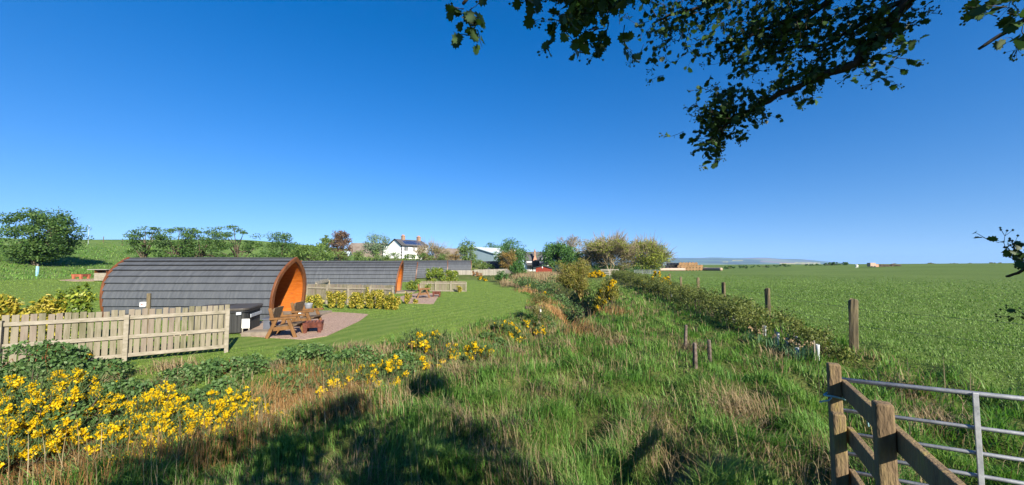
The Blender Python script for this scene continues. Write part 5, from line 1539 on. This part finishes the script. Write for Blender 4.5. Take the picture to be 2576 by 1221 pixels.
# ---------------------------------------------------------------- gorse
def gorse(label, x, y, ht, wd, dp=None, spikes=40, fl=.5, ls=.034, top=True, dens=1.0, group='flowering gorse bushes', z=None, lf='gorse'):
    z0 = h(x, y) if z is None else z
    dp = dp or wd
    root = thing('gorse_bush', label, 'gorse bush', (x, y, z0), 0, group)
    Pn, Dn, Pf, mb = [], [], [], MB()
    for i in range(spikes):
        a = random.uniform(0, 6.28); rr_ = random.random() ** .55
        bx, by = rr_ * .5 * wd * math.cos(a), rr_ * .5 * dp * math.sin(a)
        hh = ht * (1 - .5 * rr_ ** 2) * random.uniform(.4, 1.08)
        tip = Vector((bx * 1.25, by * 1.25, hh + h(x + bx, y + by) - z0))
        st = Vector((bx * .55, by * .55, h(x + bx * .55, y + by * .55) - z0))
        ctl = st.lerp(tip, .5) + Vector((bx * .12, by * .12, 0))
        mb.tube([st, ctl, tip], [.016, .01, .003], 4, cap=False)
        flowery = random.random() < fl
        n = int(46 * dens)
        for k in range(n):
            f = random.random() ** .8
            p = ctl.lerp(tip, f)
            sp_ = .10 * (1 - .55 * f) + .02
            off = Vector((random.gauss(0, 1), random.gauss(0, 1), random.gauss(0, .8))) * sp_ * .6
            Pn.append(tuple(p + off)); Dn.append(tuple((off * 3 + Vector((0, 0, .35))).normalized()))
        if flowery:
            f0 = random.uniform(-.1, .5)
            for k in range(int(random.randint(6, 11) * dens)):
                f = f0 + (1.03 - f0) * random.random()
                p = ctl.lerp(tip, f) if f > 0 else ctl.lerp(st, -f)
                q = p + Vector((random.gauss(0, 1), random.gauss(0, 1), random.gauss(0, .5))) * .06 * (1.2 - .8 * max(f, 0))
                for _ in range(random.randint(16, 26)):
                    Pf.append(tuple(q + Vector((random.gauss(0, 1), random.gauss(0, 1), random.gauss(0, .8))) * .022 + Vector((0, 0, .01))))
    Pn, Dn = np.array(Pn), np.array(Dn)
    n = len(Pn); s = np.cross(Dn, unit(n)); s /= np.linalg.norm(s, axis=1)[:, None] + 1e-9
    Ln = (rng.uniform(.05, .11, n) * (1 + .02 * y))[:, None]; wn = max(.007, .0013 * y)
    V = np.stack([Pn - s * wn, Pn + s * wn, Pn + Dn * Ln], 1).reshape(-1, 3)
    np_mesh('foliage', V, [np.arange(n * 3).reshape(-1, 3)], LF[lf], root)
    if Pf:
        V, Fq = leaf_quads(np.array(Pf), max(ls, .0045 * y), up=.3, asp=.95); np_mesh('blossom', V, [Fq], LF['bloom'], root)
    mb.build('stems', M['bark'], root)
    return root

def gp(px, py):
    p = px_poly([(px, py)])[0]; return p
for px, py, ht, wd, sp_, fl, lab in (
    (20, 1170, 1.05, 1.7, 60, .62, 'gorse bush heavy with blossom at the lower left edge of the bank'),
    (105, 1120, 1.0, 1.3, 46, .6, 'gorse bush thick with yellow spires, second from the left edge'),
    (60, 1040, .95, 1.5, 42, .48, 'gorse bush in brambles below the left end of the fence'),
    (205, 1000, .8, .8, 16, .36, 'sparse gorse with a few spires below the middle of the fence'),
    (340, 1120, .75, 1.15, 46, .76, 'broad gorse mass, left part of the big yellow clump'),
    (440, 1120, .85, 1.4, 62, .80, 'dense gorse at the heart of the big yellow clump'),
    (545, 1085, .82, 1.2, 52, .75, 'gorse with a tall yellow spire at the right of the big clump'),
    (625, 1075, .55, .8, 26, .55, 'small gorse bush at the right tip of the big clump'),
    (310, 1190, .3, .5, 10, .6, 'low gorse tuft beneath the big yellow clump'),
    (775, 1068, .30, .6, 14, .5, 'tiny gorse tuft in russet grass by the stream'),
    (860, 985, .62, 1.3, 34, .34, 'thin gorse with scattered blossom above the russet bank'),
    (975, 975, .68, .9, 26, .42, 'gorse with upright spires on the bank above the stream'),
    (1060, 880, .60, 1.0, 26, .42, 'gorse clump at the lawn edge, left of the two in the middle'),
    (1115, 915, .72, 1.3, 36, .42, 'wider gorse clump on the slope below the lawn edge'),
    (1192, 920, .55, .7, 16, .40, 'small gorse at the right foot of the slope below the lawn'),
    (1290, 850, .55, 1.2, 28, .36, 'gorse at the lawn corner, left of the far pair'),
    (1358, 850, .60, 1.2, 30, .42, 'gorse at the lawn corner, right of the far pair'),
    (170, 925, .8, .9, 14, .3, 'sparse gorse shoots against the left bay of the fence')):
    x, y = gp(px, py)
    gorse(lab, x, y, ht * (.8 if px < 700 else .95), wd * 1.1, spikes=int(sp_ * 1.15), fl=fl)
x, y = at(1522, 800, 21.5).x, 21.5
gorse('upright yellow broom-like gorse standing in the ditch by the hedge', x, y, 1.6, 1.25, spikes=120, fl=.13, dens=.9, z=-.85, ls=.045, lf='willow')
for px, D, ht, wd, lab, n_, fl_ in ((1500, 60, 1.1, 2.6, 'bright orange-yellow gorse by the far white gate', 40, 1.0), (1648, 30, .9, 2.0, 'yellow gorse on the hedge among the farther fence posts', 34, .95), (1672, 27.5, .75, 1.3, 'yellow gorse on the hedge right by the fifth fence post', 24, .95), (1215, 58, .8, 1.4, 'small orange gorse at the far end of the lawn', 14, .8), (1335, 46, .6, 1.4, 'small orange gorse in the thicket below the reeds', 12, .7), (1372, 38, .5, 1.0, 'small orange gorse tuft above the ditch thicket', 10, .8)):
    x = (px - CX) / F * D
    gorse(lab, x, D, ht if 'hedge' not in lab else ht + .55, wd, spikes=n_, fl=fl_, dens=.8)

# ---------------------------------------------------------------- brambles on the near bank
def bramble(label, x, y, ht, wd, n=26, nl=70, ls=.075, lf='bramble', group='bramble patches'):
    z0 = h(x, y)
    root = thing('bramble_patch', label, 'bramble', (x, y, z0), 0, group)
    C, mb = [], MB()
    for i in range(n):
        a = random.uniform(0, 6.28); r_ = random.random() ** .5 * wd * .5
        bx, by = r_ * math.cos(a), r_ * math.sin(a) * .7
        zz = h(x + bx, y + by) - z0
        C.append((bx, by, zz + ht * random.uniform(.25, 1) * (1 - (r_ / wd * 1.6) ** 2 * .6)))
    for i in range(max(4, n // 3)):
        c = Vector(C[i]); b_ = Vector((c.x * .4, c.y * .4, 0))
        mb.tube([b_, b_.lerp(c, .5) + Vector((0, 0, ht * .5)), c + Vector((c.x * .2, c.y * .2, -.05))], [.008, .007, .004], 4, cap=False)
    P = clumps(np.array(C), .2, nl, .7)
    V, Fq = leaf_quads(P, ls, asp=.75); np_mesh('foliage', V, [Fq], LF[lf], root)
    mb.build('canes', M['stain'], root)
for px, py, ht, wd, n_, lab in (
    (95, 960, .95, 2.0, 70, 'tall bramble mound overgrowing the left end of the fence'), (30, 1090, .8, 1.7, 60, 'bramble mound among gorse at the left edge'), (170, 1080, .7, 1.7, 55, 'dark bramble between the two left gorse bushes'),
    (235, 960, .7, 1.5, 44, 'bramble spread along the foot of the fence rails'), (310, 1010, .45, 1.4, 34, 'low bramble behind the big gorse clump'), (470, 960, .42, 1.4, 34, 'low bramble below the middle post of the fence'),
    (575, 945, .60, 1.7, 52, 'dark bramble clump below the right fence post'), (640, 925, .35, 1.0, 20, 'small bramble right of the fence end'), (770, 915, .62, 1.8, 52, 'reddish-stemmed bramble at the lawn edge below the fire pit'), (730, 990, .4, 1.1, 26, 'bramble above the russet grass'),
    (900, 905, .45, 1.5, 34, 'bramble at the lawn edge below the gravel tip'), (1000, 920, .35, 1.2, 24, 'small bramble left of the middle gorse'), (1250, 870, .4, 1.5, 28, 'leafy bramble between middle and far gorse'), (1380, 815, .5, 1.8, 34, 'green bramble at the ditch corner of the lawn'), (540, 1010, .35, 1.2, 24, 'bramble tucked behind the tall gorse spire')):
    x, y = gp(px, py)
    bramble(lab, x, y, ht * (.9 if 'left end of the fence' in lab else .6), wd * .9, max(12, int(n_ * .6)))

# ---------------------------------------------------------------- tree guards and daffodils under the hedge
for i, (px, py, ht, lab) in enumerate(((1925, 845, .34, 'white tree guard upright under the hedge, nearest the second fence post'), (1958, 868, .36, 'white tree guard, left of three beside the daffodils'), (1984, 882, .34, 'white tree guard, tallest of three beside the daffodils'), (2003, 872, .28, 'white tree guard, right of three beside the daffodils'), (2058, 908, .40, 'stained white tree guard with a brown stake at the hedge end'), (2008, 905, .3, 'white tree guard standing low among daffodil leaves'), (1830, 806, .30, 'white tree guard in hedge shade, left of the middle pair'), (1846, 812, .30, 'white tree guard in hedge shade, right of the middle pair'), (1777, 785, .3, 'small white tree guard under the hedge before the stumps'), (1690, 750, .34, 'far white tree guard at the hedge foot, nearest the ditch'), (1668, 738, .34, 'farther white tree guard at the hedge foot'), (1640, 728, .34, 'farthest white tree guard at the hedge foot'))):
    x, y = gp(px, py)
    mb = MB(); a = random.uniform(0, 3)
    ht *= .85
    mb.lathe([(.028, -.05), (.030, ht * .5), (.036, ht), (.030, ht), (.026, ht * .5)], n=10)
    r = thing('tree_guard', lab, 'tree guard', (x, y, h(x, y)), a, 'white tree guards along the hedge')
    g_ = mb.build('tube', M['tubewhite'], r, smooth=True)
    mb = MB(); mb.bar((.055, 0, -.05), (.06, 0, ht + .08), .022, .022); mb.build('stake', M['rail'], r)
    r.rotation_euler = (random.uniform(-.12, .12), random.uniform(-.12, .12), a)
dl = ['leftmost under the hedge end', 'second from the left under the hedge end', 'third from the left under the hedge', 'fourth, beside the three tree guards', 'fifth, right of the three tree guards', 'sixth, in front of the hedge end', 'rightmost, by the stained guard']
for i, (px, py) in enumerate(((1885, 862), (1912, 868), (1945, 885), (1975, 896), (1995, 902), (2012, 908), (2032, 905))):
    x, y = gp(px, py)
    z0 = h(x, y)
    r = thing('daffodil', f'fading pale orange daffodil clump, {dl[i]}', 'flower', (x, y, z0), 0, 'fading daffodils under the hedge')
    n = 26
    P = np.stack([rng.normal(0, .07, n), rng.normal(0, .07, n), 0 * np.ones(n)], -1)
    blade_mesh('leaves', P, rng.uniform(.22, .36, n), np.full(n, .016), rng.uniform(.1, .6, n), rng.uniform(0, 6.28, n), LF['daffleaf'], kind=None, parent=r)
    mb = MB(); Pf = []
    for k in range(3):
        q = Vector((random.gauss(0, .09), random.gauss(0, .07), random.uniform(.30, .42)))
        mb.tube([(q.x * .5, q.y * .5, 0), q], [.006, .005], 4, cap=False)
        Pf += [tuple(q + Vector((random.gauss(0, .014), random.gauss(0, .014) - .01, random.gauss(0, .014)))) for _ in range(7)]
    V, Fq = leaf_quads(np.array(Pf), .045, asp=.8); np_mesh('bloom', V, [Fq], LF['petal'], r)
    mb.build('stalks', M['greensteel'], r)

# far white-railed gate and hurdle at the end of the hedge
r = thing('wooden_gate', 'weathered grey rail gate at the far end of the hedge by the bare tree', 'gate', (at(1512, 690, 70).x, 70, h(at(1512, 690, 70).x, 70)), 0)
for z in (.35, .65, .95, 1.2):
    mb = MB(); mb.box((1.6, 0, z), (3.2, .05, .11)); mb.build('bar', M['greyfence'], r)
for x_ in (0, 1.6, 3.2):
    mb = MB(); mb.box((x_, .04, .62), (.1, .1, 1.3)); mb.build('post', M['greyfence'], r)
r = thing('metal_hurdle', 'low grey metal hurdle under the yellow-green roadside tree', 'gate', (at(1596, 690, 82).x, 82, h(at(1596, 690, 82).x, 82)), 0)
for z in (.2, .45, .7, .95):
    mb = MB(); mb.tube([(0, 0, z), (5.2, 0, z)], .035, 6); mb.build('bar', M['galv'], r)
for x_ in (0, 1.7, 3.4, 5.2):
    mb = MB(); mb.tube([(x_, .03, 0), (x_, .03, 1.0)], .04, 6); mb.build('upright', M['galv'], r)

# ---------------------------------------------------------------- overhanging hawthorn: the photographer stands under it
def overhang():
    TX, TY = 3.0, -1.35
    zg = h(TX, TY)
    root = thing('overhanging_hawthorn', 'hawthorn whose dark leafy branches hang into the sky at the upper right', 'tree', (TX, TY, zg), 0)
    O = Vector((TX, TY, zg))
    mb = MB()
    fork = Vector((TX - .15, TY + .1, zg + 1.9))
    mb.tube([O + Vector((0, 0, -.3)) - O, O + Vector((0, 0, .1)) - O, O + Vector((-.1, .05, 1.0)) - O, fork - O], [.26, .2, .16, .13], 10)
    mb.build('trunk', M['darkbark'], root, smooth=True)
    leaves = []          # (position, size)
    berries = []
    A_, B_, W_ = [], [], []
    def limb(px_pts, r0, r1, from_fork=True, name='branch'):
        pts = [at(a, b, d) for a, b, d in px_pts]
        if from_fork:
            p0 = pts[0]; pts = [fork, fork.lerp(p0, .35) + Vector((0, 0, .35)), fork.lerp(p0, .7) + Vector((0, 0, .2))] + pts
        n = len(pts); m_ = MB()
        rad = [r0 + (r1 - r0) * i / (n - 1) for i in range(n)]
        # knobbly: a slight jog at each joint
        q = []
        rr_ = []
        for i in range(n - 1):
            for k in range(3):
                t = k / 3
                v = pts[i].lerp(pts[i + 1], t) + Vector((random.gauss(0, 1), random.gauss(0, 1), random.gauss(0, 1))) * rad[i] * .35
                q.append(v - O); rr_.append((rad[i] + (rad[i + 1] - rad[i]) * t) * random.uniform(.85, 1.2))
        q.append(pts[-1] - O); rr_.append(r1)
        m_.tube(q, rr_, 7)
        m_.build(name, M['darkbark'], root, smooth=True)
        return pts
    def spray(p, d, L, lf=(.022, .036), n=9, w_=.004):
        """a side twig with its leaves"""
        d = d.normalized(); q = p; seg = 3
        for k in range(seg):
            d2 = (d + Vector((random.gauss(0, .3), random.gauss(0, .3), random.gauss(0, .3)))).normalized()
            e = q + d2 * (L / seg)
            A_.append(tuple(q)); B_.append(tuple(e)); W_.append(w_ * (1 - .25 * k))
            for _ in range(max(1, n // seg)):
                t = random.random(); o_ = q.lerp(e, t)
                v = (d2 * .5 + Vector((random.gauss(0, .7), random.gauss(0, .7), random.gauss(-.25, .6)))).normalized()
                leaves.append((o_, v, random.uniform(*lf)))
            q = e; d = d2
        if random.random() < .55:
            for _ in range(random.randint(4, 8)):
                e = q + (d + Vector((random.gauss(0, .6), random.gauss(0, .6), random.gauss(.1, .6)))).normalized() * random.uniform(.02, .035)
                A_.append(tuple(q)); B_.append(tuple(e)); W_.append(.0014); berries.append(e)
    def fill(pts, rad, n, L=.14, lf=(.022, .036), nl=9):
        for _ in range(n):
            i = random.randrange(len(pts) - 1); p = pts[i].lerp(pts[i + 1], random.random())
            p = p + Vector((random.gauss(0, 1), random.gauss(0, 1), random.gauss(0, 1))) * rad
            v = Vector((random.gauss(-.3, 1), random.gauss(0, 1), random.gauss(0, .8)))
            spray(p, v, L * random.uniform(.6, 1.3), lf, nl)
    # main lower bough
    m1 = limb([(2292, -10, 1.55), (2240, 65, 1.58), (2192, 112, 1.62), (2150, 165, 1.66), (2062, 196, 1.72), (1960, 236, 1.80), (1890, 278, 1.86)], .030, .011)
    m1b = limb([(1890, 278, 1.86), (1850, 290, 1.9), (1808, 330, 1.92), (1775, 362, 1.95)], .012, .004, False)
    # second bough in the thick of the crown
    m2 = limb([(2100, -10, 1.7), (2040, 35, 1.75), (1960, 60, 1.8), (1880, 92, 1.85), (1800, 118, 1.9)], .022, .006)
    m3 = limb([(2230, 20, 1.6), (2160, 62, 1.72), (2080, 112, 1.8), (1990, 120, 1.85), (1930, 138, 1.9)], .016, .005)
    m4 = limb([(1880, -20, 1.7), (1780, 12, 1.8), (1680, 40, 1.85), (1640, 62, 1.9)], .016, .004)
    m5 = limb([(1700, -40, 1.1), (1560, -22, 1.1), (1440, -10, 1.05), (1330, -30, 1.0), (1200, -18, .95), (1165, 10, .92)], .012, .004)
    m6 = limb([(2620, 30, 1.05), (2576, 50, 1.1), (2520, 90, 1.12), (2462, 124, 1.15)], .010, .004)
    m7 = limb([(2640, 640, 1.1), (2600, 668, 1.15), (2560, 688, 1.2), (2530, 696, 1.22)], .009, .003)
    fill(m1[4:], .03, 44, .12)
    fill(m1b, .045, 62, .09, nl=8)
    fill([at(1800, 210, 1.9), at(1830, 250, 1.9), at(1800, 300, 1.95), at(1850, 310, 1.9), at(1790, 345, 1.95), at(1765, 370, 1.95)], .05, 58, .09, nl=8)
    fill(m2[3:], .065, 100, .12, nl=7); fill(m3[3:], .05, 72, .11, nl=7); fill(m4[3:], .05, 56, .11, nl=7)
    fill([at(1660, 60, 1.85), at(1700, 110, 1.9), at(1800, 80, 1.8), at(1900, 40, 1.8), at(2000, 90, 1.75), at(2080, 30, 1.7), at(2120, 90, 1.75), at(1880, 150, 1.9), at(1960, 150, 1.85), at(1760, 30, 1.8), at(2180, 20, 1.7)], .095, 140, .12, nl=7)
    fill([at(2200, 100, 1.62), at(2255, 120, 1.6), at(2150, 170, 1.7)], .03, 16, .12)
    fill([at(2010, 200, 1.75), at(2040, 230, 1.75), at(1900, 190, 1.9)], .03, 10, .10)
    # big near leaves along the top edge
    fill([at(1165, 15, .92), at(1190, 50, .95), at(1195, 70, .95)], .018, 7, .06, (.030, .040), 4)
    fill([at(1290, -12, .95), at(1330, -8, .95)], .012, 5, .05, (.034, .044), 3)
    fill([at(1400, 20, 1.05), at(1440, 45, 1.05), at(1480, 25, 1.05), at(1540, 10, 1.1)], .035, 30, .09, (.030, .042), 6)
    fill([at(1410, -5, 1.1), at(1560, -10, 1.1)], .03, 22, .09, (.030, .040), 6)
    fill([at(2500, 5, 1.0), at(2560, 10, 1.0), at(2520, 30, 1.0)], .018, 9, .05, (.034, .046), 4)
    fill([at(2556, 112, 1.1), at(2590, 80, 1.1)], .012, 4, .05, (.034, .045), 4)
    fill([at(2560, 640, 1.15), at(2600, 600, 1.15), at(2580, 660, 1.15), at(2560, 600, 1.15)], .025, 14, .06, (.019, .028), 5)
    fill([at(2576, 790, 1.2), at(2590, 800, 1.2)], .006, 2, .03, (.018, .024), 2)
    # lobed leaves
    tmpl = np.array([(0, 0), (.10, .10), (.30, .12), (.24, .34), (.44, .40), (.34, .52), (.46, .66), (.27, .70), (.22, .90), (.08, .84), (0, 1.0), (-.08, .84), (-.22, .90), (-.27, .70), (-.46, .66), (-.34, .52), (-.44, .40), (-.24, .34), (-.30, .12), (-.10, .10)])
    P = np.array([tuple(l[0] - O) for l in leaves]); D_ = np.array([tuple(l[1]) for l in leaves]); S = np.array([l[2] for l in leaves])[:, None, None]
    n = len(P); sd_ = np.cross(D_, unit(n) + np.array([0, 0, .8])); sd_ /= np.linalg.norm(sd_, axis=1)[:, None] + 1e-9
    nr = np.cross(sd_, D_)
    u, v = tmpl[:, 0][None, :, None], tmpl[:, 1][None, :, None]
    curl = (.35 * np.abs(u) - .18 * v * v)
    V = P[:, None, :] + (sd_[:, None, :] * u * .95 + D_[:, None, :] * (v + .12) + nr[:, None, :] * curl) * S
    np_mesh('leaves', V.reshape(-1, 3), [np.arange(n * len(tmpl)).reshape(n, len(tmpl))], LF['hawdark'], root)
    # twigs with flower buds
    np_A, np_B = np.array(A_) - np.array(O), np.array(B_) - np.array(O)
    strip_mesh('twigs', np_A, np_B, np.array(W_), M['darkbark'], root)
    m_ = MB()
    for e in berries:
        c_ = e - O; r_ = .0042
        m_.add([c_ + Vector(d) * r_ for d in ((1, 0, 0), (-1, 0, 0), (0, 1, 0), (0, -1, 0), (0, 0, 1), (0, 0, -1))], [(0, 2, 4), (2, 1, 4), (1, 3, 4), (3, 0, 4), (2, 0, 5), (1, 2, 5), (3, 1, 5), (0, 3, 5)])
    m_.build('flower_buds', LF['hawdark'], root)
    # the rest of the crown, overhead and behind the camera, which shades the near grass
    nc = 300
    C = np.stack([rng.uniform(-1.6, 4.4, nc), rng.uniform(-3.6, .3, nc), rng.uniform(2.9, 4.7, nc)], -1)
    ok = (((C[:, 0] - 1.35) / 1.95) ** 2 + ((C[:, 1] + 1.75) / 1.7) ** 2 + ((C[:, 2] - 3.8) / .95) ** 2 < 1) & (C[:, 2] > EYE + .95 + .86 * C[:, 1]) & (wob(C[:, 0] * 1.0 + C[:, 2], C[:, 1], 2.2) > -.75)
    C = C[ok] - np.array(O)
    P = clumps(C, .40, 95, .8)
    keep = (P[:, 2] + O.z) > EYE + .45 + .86 * (P[:, 1] + O.y)
    # unseen extra leaves added sunward of the hanging boughs to shade them
    L_pos = np.array([tuple(l[0] - O) for l in leaves]); L_pos = L_pos[rng.uniform(0, 1, len(L_pos)) < .17]
    shade_leaf_pos = L_pos + np.array(to_sun)[None] * rng.uniform(.9, 2.6, len(L_pos))[:, None] + rng.normal(0, .05, L_pos.shape)
    keep2 = (shade_leaf_pos[:, 2] + O.z) > EYE + .40 + .84 * (shade_leaf_pos[:, 1] + O.y)
    V, Fq = leaf_quads(np.concatenate([P[keep], shade_leaf_pos[keep2]]), .08, asp=.8)
    np_mesh('crown', V, [Fq], LF['hawdark'], root)
    m_ = MB()
    for i in range(0, len(C), 6):
        c_ = Vector(C[i]); f_ = fork - O
        m_.tube([f_, f_.lerp(c_, .5) + Vector((0, 0, .3)), c_], [.05, .03, .008], 5, cap=False)
    m_.build('limbs', M['darkbark'], root, smooth=True)
overhang()

# ---------------------------------------------------------------- the air
def haze():
    mb = MB()
    x0, x1, y0, y1, z0, z1 = -8200, 8200, -700, 8600, -40, 140
    mb.box(((x0 + x1) / 2, (y0 + y1) / 2, (z0 + z1) / 2), (x1 - x0, y1 - y0, z1 - z0))
    m = bpy.data.materials.new('haze'); m.use_nodes = True
    t = m.node_tree; t.nodes.remove(t.nodes['Principled BSDF'])
    v = t.nodes.new('ShaderNodeVolumePrincipled')
    v.inputs['Color'].default_value = (.28, .52, 1.0, 1)
    v.inputs['Density'].default_value = HAZE
    v.inputs['Anisotropy'].default_value = .0
    t.links.new(v.outputs[0], t.nodes['Material Output'].inputs['Volume'])
    o = mb.build('haze', m, None)
    tag(o, kind='stuff')
HAZE = 0.95e-4
haze()
